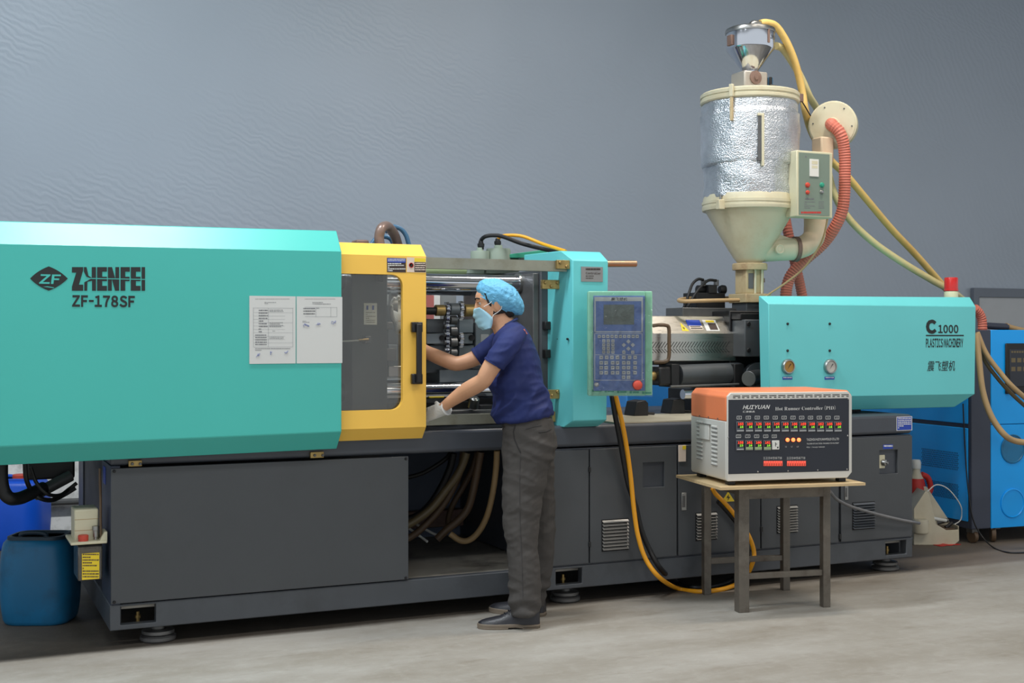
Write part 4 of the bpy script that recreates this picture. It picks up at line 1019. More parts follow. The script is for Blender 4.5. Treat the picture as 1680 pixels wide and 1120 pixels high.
# ================================================================== steel table and the hot runner controller on it
ta = R(14.7)
e1 = (RT * math.cos(ta) + FW * math.sin(ta)); e2 = (FW * math.cos(ta) - RT * math.sin(ta))
TO = aZ(1217, 1003, 0)
TM = Matrix(((e1.x, e2.x, 0, TO.x), (e1.y, e2.y, 0, TO.y), (0, 0, 1, 0), (0, 0, 0, 1)))
TB = thing('steel_table', TO, 'small welded steel stand with a thin plywood top, in front of the cabinet doors', 'table')
TW, TD_, TH = .47, .45, .645
lw = .045
for x, y in ((0, 0), (TW, 0), (0, TD_), (TW, TD_)):
    w = .058 if (x, y) == (0, 0) else .042
    MB(TM).box(x - w / 2, x + w / 2, y - w / 2, y + w / 2, 0, TH).build('leg', 'leg_steel', TB, bevel=.003)
MB(TM).box(0, TW, -.02, -.008, TH - .07, TH).build('apron', 'leg_steel', TB, bevel=.002)
MB(TM).box(0, TW, TD_ + .008, TD_ + .02, TH - .07, TH).build('apron', 'leg_steel', TB, bevel=.002)
MB(TM).box(-.02, -.008, 0, TD_, TH - .05, TH).build('apron', 'leg_steel', TB, bevel=.002)
MB(TM).box(TW + .008, TW + .02, 0, TD_, TH - .05, TH).build('apron', 'leg_steel', TB, bevel=.002)
MB(TM).box(.02, TW - .02, -.012, .012, .165, .195).build('stretcher', 'leg_steel', TB, bevel=.002)
MB(TM).box(.02, TW - .02, TD_ - .012, TD_ + .012, .165, .195).build('stretcher', 'leg_steel', TB, bevel=.002)
# plywood board, a little warped
pa, pb, pc = aZ(1182, 799, TH + .016), aZ(1414.5, 790, TH + .016), aZ(1097.5, 783, TH + .016)
TI = TM.inverted(); pa, pb, pc = TI @ pa, TI @ pb, TI @ pc
bx0, bx1, by0, by1 = pa.x, pb.x, pa.y, pa.y + .58
V = []; Fc = []; nx, ny = 12, 8
for s in (0, 1):
    for j in range(ny + 1):
        for i in range(nx + 1):
            u, v = i / nx, j / ny
            z = TH + .001 + s * .014 + .012 * max(0, (u - .75) / .25) ** 2 * (1 - v) * 0  + .004 * math.sin(u * 3)*0
            V.append((bx0 + (bx1 - bx0) * u, by0 + (by1 - by0) * v, z))
k = (nx + 1) * (ny + 1)
for j in range(ny):
    for i in range(nx):
        a = j * (nx + 1) + i; Fc += [(a, a + nx + 1, a + nx + 2, a + 1), (k + a, k + a + 1, k + a + nx + 2, k + a + nx + 1)]
bd = [i for i in range(nx)] + [nx + (nx + 1) * j for j in range(ny)] + [nx + (nx + 1) * ny - i for i in range(nx)] + [(nx + 1) * (ny - j) for j in range(ny)]
for a, b_ in zip(bd, bd[1:] + bd[:1]): Fc.append((a, b_, k + b_, k + a))
MB(TM).add(V, Fc).build('tabletop', 'wood', TB)
# ---- controller
ca_ = R(14.0)
f1 = (RT * math.cos(ca_) + FW * math.sin(ca_)); f2 = (FW * math.cos(ca_) - RT * math.sin(ca_))
ZT = TH + .016
CO = aZ(1191, 791, ZT + .016); CO.z = 0
CM = Matrix(((f1.x, f2.x, 0, CO.x), (f1.y, f2.y, 0, CO.y), (0, 0, 1, ZT + .022), (0, 0, 0, 1)))
CI = CM.inverted()
def on_face(px, py):                         # pixel -> local x,z on the controller's front
    o_ = Vector((0, 0, CZ)); d = aD(px, py, 1) - o_
    lo, ld = CI @ o_, CI.to_3x3() @ d
    t = -lo.y / ld.y; p = lo + ld * t; return p.x, p.z
CW = on_face(1397, 715)[0]; CH = on_face(1200, 642)[1]
CDp = .46
CT = thing('hot_runner_controller', (CO.x, CO.y, ZT), 'white box controller with orange lid and black front of red digits', 'controller')
for x, y in ((.04, .04), (CW - .04, .04), (.04, CDp - .05), (CW - .04, CDp - .05)):
    MB(CM).box(x - .02, x + .02, y - .02, y + .02, -.022, .002).build('rubber_foot', 'black', CT, bevel=.003)
zo = CH * .665
r_ = .02
body = [(r_ * .4, 0), (CW - .04, 0), (CW - .012, .025), (CW, .03), (CW, zo), (0, zo), (0, .012)]
MB(CM).prism([(x, .004, z) for x, z in body], (0, CDp - .004, 0)).build('cabinet', 'ctrl_white', CT, bevel=.004)
lid = [(0, zo), (CW + .003, zo), (CW + .003, CH - .025), (CW - .02, CH), (.025, CH), (0, CH - .028)]
MB(CM).prism([(x, .004, z) for x, z in lid], (0, CDp - .004, 0)).build('lid', 'orange', CT, bevel=.006)
# front bezel
q = MB(CM)
bez = [(.004, 0), (CW - .03, 0), (CW - .004, .028), (CW - .004, CH - .03), (CW - .028, CH - .006), (.022, CH - .006), (.004, CH - .024)]
q.prism([(x, -.012, z) for x, z in bez], (0, .016, 0)); bz = q.build('front_bezel', 'ctrl_white', CT, bevel=.003)
C5 = lambda x, y: (1180 + x / 6.587, 630 + y / 6.587)
def fx(x, y): return on_face(*C5(x, y))
def fbox(mb, x0, x1, y0, y1, d0, d1):
    a = fx(x0, y0); b_ = fx(x1, y1); return mb.box(a[0], b_[0], d0, d1, b_[1], a[1])
a = fx(88, 990); b_ = fx(1388, 150)
fp_ = MB(CM).box(a[0], b_[0], -.014, -.011, .036, b_[1]).build('front_panel', 'ctrl_face', CT, bevel=.001)
for i in range(13):                          # vent slots above the panel
    x = 138 + i * 97.5
    MB(CM).box(fx(x, 105)[0], fx(x + 78, 105)[0], -.0126, -.012, CH - .0245, CH - .0205).build('vent_slot', 'void', bz, smooth=False)
    for dx in (0, 52): MB(CM).box(fx(x + dx, 120)[0], fx(x + dx + 26, 120)[0], -.0126, -.012, CH - .033, CH - .029).build('vent_slot', 'void', bz, smooth=False)
for x, y in ((420, 160), (745, 160), (1066, 158), (1380, 158), (405, 975), (730, 965), (1050, 957), (1366, 948), (1372, 555), (84, 572)):
    p = fx(x, y); MB(CM).lathe((p[0], -.014, max(.044, p[1])), [(.004, 0), (.004, .0015), (.002, .003)], 8, (0, -1, 0)).build('panel_screw', 'steel', fp_)
def ftext(mb, s, x0, x1, y0, y1, d=-.0146, **k):
    a = fx(x0, y1); b_ = fx(x1, y0); put_text(mb, s, (0, d, 0), XV, ZV, a[0], b_[0], a[1], b_[1], **k)
q = MB(CM)
for s_, a, b_, c_, d_, bo, sh in (('HUIYUAN', 240, 522, 222, 270, .02, .35), ('汇源模具', 240, 372, 284, 306, .006, 0), ('TAIZHOU HUIYUAN MOULD CO.,LTD', 930, 1278, 576, 612, .01, 0), ('TEL:0086-576-84175836  FAX:0086-576-84175837', 930, 1278, 626, 648, .008, 0), ('Http: //www.pyr-mold.com', 930, 1125, 666, 688, .008, 0), ('L1', 700, 716, 665, 679, 0, 0), ('L2', 762, 778, 665, 679, 0, 0), ('L3', 824, 842, 665, 679, 0, 0)):
    q = MB(CM); ftext(q, s_, a, b_, c_, d_, bold=bo, shear=sh); q.build('lettering', 'print_white', fp_, smooth=False)
# serif title drawn with strokes: thin sans plus serifs
q = MB(CM); ftext(q, SER('Hot Runner Controller (PID)'), 592, 1240, 228, 286, bold=-.013)
a0, a1, z0_, z1_ = fx(592, 0)[0], fx(1240, 0)[0], fx(0, 286)[1], fx(0, 228)[1]
q.build('title_lettering', 'print_white', fp_, smooth=False)
q = MB(CM)
def frame_(x0, x1, y0, y1):
    t = 3
    for a_, b2_, c2_, d2_ in ((x0, x1, y0, y0 + t), (x0, x1, y1 - t, y1), (x0, x0 + t, y0, y1), (x1 - t, x1, y0, y1)): fbox(q, a_, b2_, c2_, d2_, -.0146, -.014)
xs = [207, 305, 402, 499, 595, 691, 787, 881, 976, 1071, 1165, 1260]
for i, x in enumerate(xs):
    frame_(x - 30, x + 22, 342, 376); ftext(q, '%02d' % (i + 1), x - 14, x + 8, 352, 366)
for i, x in enumerate((200, 299, 395, 493, 585)):
    frame_(x - 30, x + 22, 543, 577); ftext(q, '%02d' % (i + 13) if i < 4 else 'MAIN', x - 16, x + 10, 553, 567)
q.build('channel_marking', 'print_white', fp_, smooth=False)['kind'] = 'stuff'
va = ['165', '160', '136', '164', '145', '163', '166', '169', '168', '162', '166', '160']
def meter(x, y, val, low=False):
    q = MB(CM); fbox(q, x - 40, x + 44, y - 56, y + 54, -.022, -.014); me_ = q.build('temperature_meter', 'meter', CT, bevel=.002)
    q = MB(CM); fbox(q, x - 30, x + 38, y - 48, y + 14, -.0224, -.0218); q.build('meter_glass', 'black', me_)
    q = MB(CM); ftext(q, val, x - 24, x + 34, y - 46, y - 18, -.0228, bold=.02); q.build('red_digits', 'led_red', me_, smooth=False)
    q = MB(CM); ftext(q, val[:2], x - 4, x + 32, y - 12, y + 11, -.0228, bold=.02); q.build('green_digits', 'led_green', me_, smooth=False)
    q = MB(CM); fbox(q, x - 34, x + 40, y + 38, y + 44, -.0224, -.0218)
    if low: fbox(q, x - 34, x + 40, y + 18, y + 34, -.0224, -.0218)
    q.build('meter_keys', 'green_pale' if low else 'kp_line', me_)['kind'] = 'stuff'
for x, v in zip(xs, va): meter(x, 458, v)
for x, v in zip((205, 303, 400, 498), ('158', '161', '160', '161')): meter(x, 658, v, x > 210)
q = MB(CM); fbox(q, 553, 632, 605, 702, -.02, -.014); ps = q.build('power_switch', 'white_plastic', CT, bevel=.002)
q = MB(CM); fbox(q, 586, 592, 625, 668, -.0206, -.02); fbox(q, 592, 606, 640, 646, -.0206, -.02); fbox(q, 606, 620, 672, 688, -.0206, -.02); q.build('switch_print', 'print_black', ps)['kind'] = 'stuff'
for x in (719, 780, 841):
    p = fx(x, 598)
    MB(CM).lathe((p[0], -.014, p[1]), [(.0125, 0), (.0125, .003), (.0105, .004)], 18, (0, -1, 0)).build('lamp_bezel', 'bezel_red', CT)
    MB(CM).lathe((p[0], -.018, p[1]), [(.0098, 0), (.0098, .005), (.007, .009), (.002, .0105)], 18, (0, -1, 0)).build('indicator_lamp', 'led_hot', CT)
for x0 in (466, 718):
    q = MB(CM)
    for i in range(8): ftext(q, str(i + 1) * 2, x0 - 2 + i * 25.5, x0 + 18 + i * 25.5, 782, 808)
    q.build('switch_numbers', 'print_white', fp_, smooth=False)['kind'] = 'stuff'
    for i in range(8):
        q = MB(CM); fbox(q, x0 + i * 25.6, x0 + 22 + i * 25.6, 826, 880, -.018, -.014); rs = q.build('rocker_switch', 'switch_red', CT, bevel=.001)
        q = MB(CM); fbox(q, x0 + 2 + i * 25.6, x0 + 14 + i * 25.6, 848, 878, -.0196, -.018); q.build('rocker', 'red_cap', rs, bevel=.0008)
# side louvres and the flap
for i in range(10):
    z = CH * .60 - i * CH * .047
    for y0, y1, dz in ((.30, .37, 0), (.105, .175, -.012)):
        MB(CM).prism([(-.0005, y0, z + dz), (-.006, y0, z + dz + .002), (-.006, y0, z + dz + .008), (-.0005, y0, z + dz + .012)], (0, y1 - y0, 0)).build('side_louvre', 'ctrl_white', CT)
        MB(CM).box(-.0062, -.0008, y0, y1, z + dz - .001, z + dz + .0015).build('louvre_gap', 'ink_dark', CT)
MB(CM).box(-.008, -.001, .20, .33, CH * .42, CH * .60).build('side_flap', 'ctrl_white', CT, bevel=.003)
MB(CM).box(-.012, -.0, .19, .37, CH * .60, CH * .606).build('flap_hinge', 'steel', CT)
for y in (.1, .22, .34): MB(CM).cyl((0, y, zo + .008), (-.003, y, zo + .008), .004, n=8).build('lid_screw', 'steel_dark', CT)
# ================================================================== cables on the floor and the panel leads
Zf = .012
def px_path(l): return [aY(a, b_, c_) for a, b_, c_ in l]
hose('orange_cable', 'orange cable looping from control panel to the floor and up behind the table', px_path([(1008, 640, 5.75), (1014, 665, 5.76), (1022, 700, 5.80), (1029, 740, 5.84), (1035, 785, 5.86), (1040, 835, 5.86), (1047, 880, 5.85), (1060, 918, 5.83), (1082, 947, 5.80)]) + [aZ(1112, 965, Zf), aZ(1150, 970, Zf), aZ(1190, 965, Zf), aZ(1220, 950, Zf + .03)] + px_path([(1234, 925, 5.86), (1237, 905, 5.87), (1228, 878, 5.87), (1208, 848, 5.87), (1190, 826, 5.86), (1174, 810, 5.84), (1168, 800, 5.82)]), .0125, 'cable_orange', 'cable', n=12)
hose('black_cable', 'thick black cable hanging from control panel beside the orange one', px_path([(1003, 642, 5.76), (1009, 680, 5.79), (1016, 715, 5.83), (1023, 755, 5.86), (1031, 795, 5.88), (1043, 830, 5.885), (1052, 868, 5.885), (1065, 900, 5.88), (1084, 933, 5.86)]) + [aZ(1110, 954, Zf + .004), aZ(1136, 963, Zf + .004), aZ(1172, 961, Zf + .004), aZ(1202, 950, Zf + .02)] + px_path([(1222, 935, 5.89), (1226, 900, 5.895), (1213, 865, 5.89), (1196, 842, 5.885), (1178, 822, 5.87)]), .014, 'black', 'cable', n=12)
hose('grey_cable', 'grey cable drooping from the table to the right end of the machine', px_path([(1362, 806, 5.6), (1372, 818, 5.7), (1392, 829, 5.8), (1420, 838, 5.85), (1450, 846, 5.87), (1480, 853, 5.88), (1497, 856, 5.9), (1508, 858, 6.0)]), .009, 'cable_grey', 'cable', n=10)
# cables on top of the clamp
hose('black_cable', 'black cable arching from the rear terminal housing to the teal column', px_path([(789, 398, 6.55), (790, 393, 6.55), (796, 388, 6.5), (808, 386, 6.48), (825, 388, 6.45), (855, 399, 6.4), (890, 408, 6.35), (925, 415, 6.2)]), .0115, 'black', 'cable', n=10)
hose('yellow_cable', 'yellow cable arching from the front terminal housing to the teal column', px_path([(816.5, 395, 6.55), (819, 390, 6.54), (827, 386.5, 6.5), (845, 386, 6.45), (862, 389, 6.4), (890, 400, 6.3), (912, 407, 6.2), (928, 412, 6.1)]), .0095, 'cable_orange', 'cable', n=10)
# pipes above the yellow door
hose('bronze_pipe', 'thick bronze coloured hose loop above the yellow door', px_path([(624, 405, 6.2), (622, 390, 6.2), (625, 376, 6.2), (631, 371, 6.24), (638, 373, 6.3), (647, 385, 6.36), (653, 402, 6.4)]), .026, 'pipe_bronze', n=14)
hose('blue_hose', 'tall blue hose loop above the yellow door', px_path([(632, 380, 6.35), (640, 374, 6.35), (648, 372, 6.35), (658, 376, 6.35), (666, 386, 6.35), (671, 402, 6.35)]), .0125, 'hose_blue', n=10)
hose('blue_hose', 'low blue hose loop above the yellow door', px_path([(608, 402, 6.45), (618, 391, 6.45), (631, 388, 6.45), (641, 392, 6.45), (647, 404, 6.45)]), .0125, 'hose_blue', n=10)
q = MB(); pbox(q, 585, 606, 393, 402, 6.3, .1); o = q.build('pipe_elbow', 'rust', MC, bevel=.01)
# hoses in the open bay under the bed
def bay(lbl, l, r, m, nm='hydraulic_hose'): hose(nm, lbl, px_path(l), r, m, group=None, n=12)
B6 = lambda x, y: (660 + x / 5.6, 720 + y / 5.6)
def bayc(lbl, l, r, m, Y0, Y1, nm='hydraulic_hose'):
    n = len(l); bay(lbl, [(*B6(a, b_), Y0 + (Y1 - Y0) * i / (n - 1)) for i, (a, b_) in enumerate(l)], r, m, nm)
bayc('thin black hose high in the open bay under the bed', [(440, 130), (400, 180), (300, 250), (180, 315), (50, 350), (-60, 360)], .012, 'black', 6.55, 6.65)
bayc('black hose second from the side panel in the open bay', [(470, 130), (440, 260), (370, 420), (270, 580), (160, 690), (40, 740), (-80, 760)], .02, 'black', 6.5, 6.6)
bayc('olive hose sweeping to the side panel in the open bay', [(590, 125), (560, 220), (500, 340), (400, 470), (280, 620), (160, 720), (40, 790), (-80, 820)], .022, 'hose_olive', 6.35, 6.4)
bayc('dark brown hose crossing low in the open bay', [(560, 120), (530, 300), (440, 500), (340, 650), (220, 780), (120, 870), (20, 925), (-70, 935)], .019, 'hose_brown', 6.5, 6.5)
bayc('brown hose curling down to the tray in the open bay', [(690, 120), (640, 280), (560, 440), (470, 590), (430, 700), (420, 800)], .017, 'hose_brown', 6.6, 6.7)
bayc('thick brown hose in the middle of the open bay', [(720, 118), (690, 280), (650, 480), (600, 640), (510, 750), (410, 830), (320, 920)], .022, 'hose_brown', 6.4, 6.5)
bayc('tan hose looping nearest to the worker in the open bay', [(870, 105), (860, 280), (830, 500), (780, 700), (710, 840), (620, 925), (530, 930), (440, 870)], .017, 'hose_beige', 6.3, 6.5)
hose('white_tube', 'thin white tube lying on the drip tray', px_path([(670, 866, 6.6), (690, 880, 6.55), (701, 888, 6.5)]), .007, 'white_plastic', n=8)
hose('white_tube', 'longer thin white tube lying on the drip tray', px_path([(682, 859, 6.75), (705, 872, 6.7), (722, 880, 6.65)]), .007, 'white_plastic', n=8)
# ================================================================== mould between the platens
YMm = 6.3
MO = thing('injection_mould', (aY(745, 600, 6.3).x, 6.45, .975), 'open steel mould with sprockets and roller drums between the tie bars', 'mould')
def mb_(name, px0, px1, py0, py1, Y, dep, m, bev=.004):
    q = MB(); pbox(q, px0, px1, py0, py1, Y, dep); return q.build(name, m, MO, bevel=bev)
mat('mould_steel', (138, 146, 152), .4, .2, var=.1, dirt=(78, 80, 82), damt=.5)
mat('mould_dark', (104, 110, 114), .42, .2, var=.12, dirt=(52, 52, 52), damt=.5)
mb_('mould_base', 640, 776, 545, 612, 6.42, .5, 'mould_dark')
mb_('mould_foot', 721, 790, 606, 634, 6.38, .4, 'mould_steel')
mb_('clamp_plate', 636, 700, 500, 612, 6.4, .5, 'mould_dark')
mb_('cavity_block', 700, 729, 523, 546, YMm, .15, 'mould_dark')
b2_ = mb_('slide_block', 700, 729, 547, 564, YMm - .02, .15, 'mould_steel')
MB().cyl(aY(725, 554, YMm - .022), aY(725, 554, YMm - .03), .014).build('bore', 'void', b2_)
mb_('cavity_block', 753, 777, 523, 546, YMm, .15, 'mould_steel')
b2_ = mb_('slide_block', 753, 776, 547, 564, YMm - .02, .15, 'mould_dark')
MB().cyl(aY(774, 554, YMm - .022), aY(774, 554, YMm - .03), .016).build('bore', 'void', b2_)
mb_('cavity_block', 700, 730, 566, 590, YMm, .15, 'mould_dark'); mb_('cavity_block', 753, 778, 566, 604, YMm, .15, 'mould_dark')
MB().cyl(aY(690, 510, YMm - .03), aY(716, 510, YMm - .03), .02).build('drive_shaft', 'black', MO)
def roller(px0, px1, py, r, m, Y=YMm - .03, name='roller_drum', n=20):
    return MB().cyl(aY(px0, py, Y), aY(px1, py, Y), r, n=n).build(name, m, MO, bevel=.003)
roller(714, 729, 509, .03, 'brass', name='shaft_collar'); roller(761, 778, 509, .033, 'brass', name='shaft_collar')
roller(737.5, 752, 507, .033, 'mould_dark')
for py, r in ((525, .024), (543, .026), (561, .026), (578, .022)): roller(738, 749, py, r, 'steel_dark')
def sprocket(px, py, r, Y=YMm - .035):
    c_ = aY(px, py, Y); teeth = 11; ring = []
    for i in range(teeth * 4):
        rr = r if i % 4 in (0, 1) else r * .80
        th = 2 * math.pi * i / (teeth * 4); ring.append((math.cos(th) * rr, math.sin(th) * rr))
    q = MB(); q.prism([c_ + Vector((-.009, a, b_)) for a, b_ in ring], (.018, 0, 0)); s = q.build('sprocket', 'chrome', MO, smooth=False)
    MB().cyl(c_ - XV * .014, c_ + XV * .014, r * .45, n=14).build('sprocket_hub', 'steel_dark', MO)
for px, py, r in ((733, 506, .036), (733, 522, .027), (733, 536, .027), (733, 549, .027), (733, 562, .027), (733, 575, .027), (733, 588, .025), (756, 504, .034), (756, 517, .026), (756, 553, .027), (756, 563, .022)): sprocket(px, py, r)
r0 = mb_('ejector_plate', 780, 806, 528, 600, 6.3, .5, 'mould_steel', .006)
q = MB(); pbox(q, 789, 802, 548, 563, 6.297, .004); q.build('plate_label', 'print_white', MO, bevel=.001)
for a, b_, c_, d_ in ((846, 885, 498, 545), (860, 885, 545, 600)): mb_('fixed_half', a, b_, c_, d_, 6.3, .5, 'mould_dark')
# mould insert seen through the window
MB().lathe(aY(640, 505, 6.3), [(.05, 0), (.085, .0), (.085, .03), (.06, .035)], 28, (1, -.2, 0)).build('locating_ring', 'steel', MO)
mb_('side_cylinder', 637, 652, 565, 592, 6.28, .1, 'mould_steel'); mb_('guide_pillar', 637, 660, 600, 618, 6.3, .06, 'steel')
# ================================================================== papers taped to the hood
def paper(px0, px1, lbl, seed):
    Y = 5.778
    z0, z1 = pZ(485, 596, Y), pZ(485, 486, Y)
    t = thing('paper_sheet', ((pX(px0, Y) + pX(px1, Y)) / 2, Y, z0), lbl, 'paper', 'printed forms on the clamp hood')
    MB().box(pX(px0, Y), pX(px1, Y), Y - .0012, Y - .0002, z0, z1).build('sheet', 'paper', t)
    return t
P4 = lambda a, b_, c_, d_: (400 + a / 4, 400 + b_ / 4, 340 + c_ / 4, 340 + d_ / 4)
t = paper(409, 485, 'full page printed form taped to the teal hood, left of its neighbour', 1)
q = MB(); Y = 5.7768
def pr(a, b_, c_, d_): prect(q, *P4(a, b_, c_, d_), Y, .0006)
for a, b_, c_, d_ in ((60, 325, 660, 662), (62, 322, 915, 917), (160, 162, 660, 915), (62, 64, 660, 915), (320, 322, 660, 915)): pr(a, b_, c_, d_)
for y in range(690, 910, 22): pr(62, 270 if y % 3 else 320, y, y + 1.4)
q.build('form_line', 'ink_grey', t, smooth=False)['kind'] = 'stuff'
q = MB(); 
for a, b_, c_, d_, n, s in ((135, 265, 622, 638, 2, 2), (75, 300, 600, 606, 1, 3), (98, 158, 672, 830, 9, 4), (168, 262, 672, 690, 2, 5), (168, 258, 755, 790, 4, 6), (188, 240, 810, 818, 1, 7), (168, 262, 850, 866, 2, 8), (75, 150, 835, 912, 5, 9), (75, 305, 925, 945, 2, 10)):
    p = P4(a, b_, c_, d_); text_rows(q, p[0], p[1], p[2], p[3], n, Y, .0006, .4, s)
q.build('print', 'ink_dark', t, smooth=False)['kind'] = 'stuff'
def scribble(par, spots):
    for x, y in spots:
        rr = random.Random(x); p = P4(x, x, y, y)
        pts = [aY(p[0] + rr.uniform(-5, 5), p[2] + rr.uniform(-3, 3), Y) - YV * .0012 for _ in range(6)]
        tube('signature', pts, .0008, 'ink_blue', par, n=4, per=4)
scribble(t, [(98, 970), (175, 955), (285, 950)])
t = paper(486.5, 561.5, 'short printed form with signatures taped to the hood beside the yellow door', 2)
q = MB()
for a, b_, c_, d_ in ((400, 612, 655, 657), (400, 612, 716, 718), (610, 612, 655, 718), (472, 474, 655, 718), (570, 572, 655, 718), (400, 470, 678, 680), (400, 470, 698, 700)): pr(a, b_, c_, d_)
q.build('form_line', 'ink_grey', t, smooth=False)['kind'] = 'stuff'
q = MB()
for a, b_, c_, d_, n, s in ((450, 570, 622, 642, 2, 12), (400, 600, 600, 606, 1, 13), (390, 468, 660, 712, 3, 14), (476, 568, 660, 670, 1, 15), (385, 600, 745, 760, 2, 16)):
    p = P4(a, b_, c_, d_); text_rows(q, p[0], p[1], p[2], p[3], n, Y, .0006, .4, s)
q.build('print', 'ink_dark', t, smooth=False)['kind'] = 'stuff'
scribble(t, [(410, 775), (488, 765), (592, 755)])
# ================================================================== left end: drums, lubricator, dark gear under the hood
def rrect(w, d, r, k=5):
    out = []
    for cx, cy, a0 in ((w - r, d - r, 0), (-w + r, d - r, 90), (-w + r, -d + r, 180), (w - r, -d + r, 270)):
        out += [(cx + r * math.cos(R(a0 + 90 * i / k)), cy + r * math.sin(R(a0 + 90 * i / k))) for i in range(k + 1)]
    return out
def drum(px, py, w, d, h, rot, body, lidm, lbl, cap, capm='red_cap'):
    c_ = aZ(px, py, 0); a = R(rot); fr = Matrix.Translation((c_.x, c_.y, 0)) @ Matrix.Rotation(a, 4, 'Z')
    t = thing('plastic_drum', c_, lbl, 'drum', 'blue chemical drums')
    lev = [(0, .84), (.012, .88), (.05, .925), (.2, .975), (.4, 1.0), (.6, 1.0), (.8, .975), (.91, .94), (.955, .91), (.985, .85), (1.0, .78)]
    rings = [[(x, y, z * h) for x, y in rrect(w * s, d * s, min(w, d) * .62 * s)] for z, s in lev]
    MB(fr).loft(rings).build('drum_body', body, t, ang=50)
    MB(fr).loft([[(x, y, h * 1.0 - .004 + zz) for x, y in rrect(w * s, d * s, min(w, d) * .55 * s)] for zz, s in ((0, .80), (.016, .80), (.018, .77), (.018, .70), (.004, .66))]).build('top_rim', lidm, t, ang=40)
    pts = [(-w * .5, -d * .2, h), (-w * .48, -d * .2, h + .014), (-w * .3, -d * .2, h + .022), (w * .0, -d * .2, h + .022), (w * .2, -d * .2, h + .014), (w * .22, -d * .2, h)]
    tube_mb(pts, .012, n=8, per=4, mb=MB(fr)).build('carry_handle', lidm, t)
    if cap: MB(fr).lathe((cap, -d * .2, h), [(.05, 0), (.05, .03), (.046, .034), (.03, .036)], 24).build('screw_cap', capm, t, bevel=.002)
    return t
drum(67, 1017, .175, .15, .415, -24, 'drum_front', 'drum_lid', 'grimy dark blue square drum standing on the floor at the base corner', None)
drum(22, 897, .22, .18, .455, -24, 'drum_rear', 'drum_rear', 'bright blue drum with red cap standing farther back near the wall', .06)
# lubricator bolted to the left end
LX = .60
LU = thing('lubrication_pump', (.62, 6.12, .28), 'grease pump with cream housing, red cap and yellow label at the machine end', 'pump')
def lbox(px0, px1, py0, py1, Y, dep, m, name, par=LU, bev=.004):
    q = MB(); pbox(q, px0, px1, py0, py1, Y, dep); return q.build(name, m, par, bevel=bev)
YL = 6.0
hsg = lbox(122, 162, 835, 888, YL, .16, 'cream', 'pump_housing', bev=.008)
for py in (851, 869): lbox(122.5, 161.5, py, py + .8, YL - .001, .002, 'hose_beige', 'housing_seam', hsg, 0)
lbox(116, 176, 888, 893, YL - .06, .26, 'cream', 'pump_flange', bev=.004)
c_ = aY(136.5, 888, YL - .03); MB().lathe(c_, [(.022, 0), (.022, .012), (.023, .013), (.023, .026), (.02, .03), (.008, .031)], 20).build('filler_cap', 'red_cap', LU)
c_ = aY(157, 888, YL - .02); MB().lathe(c_, [(.008, 0), (.008, .02), (.012, .022), (.012, .05), (.016, .052), (.016, .07), (.008, .072)], 12).build('pressure_fitting', 'steel', LU)
tk = lbox(128, 168, 894, 952, YL - .04, .2, 'tank_glass', 'oil_tank', bev=.006)
lbox(131, 165, 912, 950, YL - .03, .18, 'hose_olive', 'oil', bev=.004)
sign(LU, 134.5, 163, 907, 950, YL - .042, 'print_yellow', 9, 'hose_brown', 'instruction_label', seed=6)
lbox(128, 168, 894, 897, YL - .045, .21, 'black', 'tank_rim')
tube('oil_pipe', [aY(166, 886, YL - .02), aY(165, 860, YL - .02), aY(165, 820, YL), aY(164, 785, YL), aY(164, 768, YL)], .006, 'hose_brown', LU, n=8)
q = MB(); q.prism([aY(163, 888, YL - .05), aY(176, 888, YL - .05), aY(176, 872, YL - .05), aY(172, 872, YL - .05)], (0, .1, 0)).build('mounting_bracket', 'cream', LU)
# mechanism and hoses under the overhanging hood
q = MB(); pbox(q, 45, 123, 752, 786, 6.5, .35); q.build('ejector_block', 'black', MC, bevel=.01)
MB().cyl(aY(56, 812, 6.4), aY(116, 780, 6.45), .028, n=18).build('ejector_cylinder', 'steel_dark', MC)
hose('hydraulic_hose', 'fat black hose bending under the left edge of the hood', px_path([(2, 755, 6.2), (2, 785, 6.2), (6, 805, 6.2), (16, 817, 6.2), (32, 817, 6.25), (52, 809, 6.3), (72, 800, 6.35)]), .03, 'black', n=14)
hose('hydraulic_hose', 'thin black hose hanging below the hood in front of the rear drum', px_path([(41, 760, 6.25), (43, 785, 6.25), (52, 805, 6.3), (66, 817, 6.3), (85, 820, 6.35), (104, 812, 6.4), (124, 800, 6.4)]), .011, 'black', n=10)
hose('hydraulic_hose', 'thin black hose looping under the ejector cylinder', px_path([(50, 766, 6.3), (60, 792, 6.3), (78, 810, 6.3), (98, 812, 6.35), (112, 803, 6.4), (126, 792, 6.4)]), .009, 'black', n=10)
hose('wall_pipe', 'grey pipe running low along the white wall behind the drums', [(-1.2, 9.62, .22), (0, 9.62, .22), (2.0, 9.62, .2)], .025, 'steel_dark', 'pipe', n=10)
# ================================================================== blue cabinet machine at the right
ba = R(4.2)
g1 = Vector((math.cos(ba), -math.sin(ba), 0)); g2 = Vector((math.sin(ba), math.cos(ba), 0))
BO = aZ(1594, 893, 0)
BM = Matrix(((g1.x, g2.x, 0, BO.x), (g1.y, g2.y, 0, BO.y), (0, 0, 1, 0), (0, 0, 0, 1)))
BI = BM.inverted()
def bl_face(px, py, axis, val):
    o_ = Vector((0, 0, CZ)); d = aD(px, py, 1) - o_; lo, ld = BI @ o_, BI.to_3x3() @ d
    t = (val - lo[axis]) / ld[axis]; return lo + ld * t
zt_ = bl_face(1600, 541, 1, 0).z; zb_ = bl_face(1600, 868, 1, 0).z
sw_ = bl_face(1625, 700, 1, 0).x
BU = thing('blue_chiller', BO, 'bright blue wheeled cabinet with dark corner strip and perforated side at right', 'cabinet')
zm = bl_face(1560, 697, 0, 0).z
dpt = 1.25
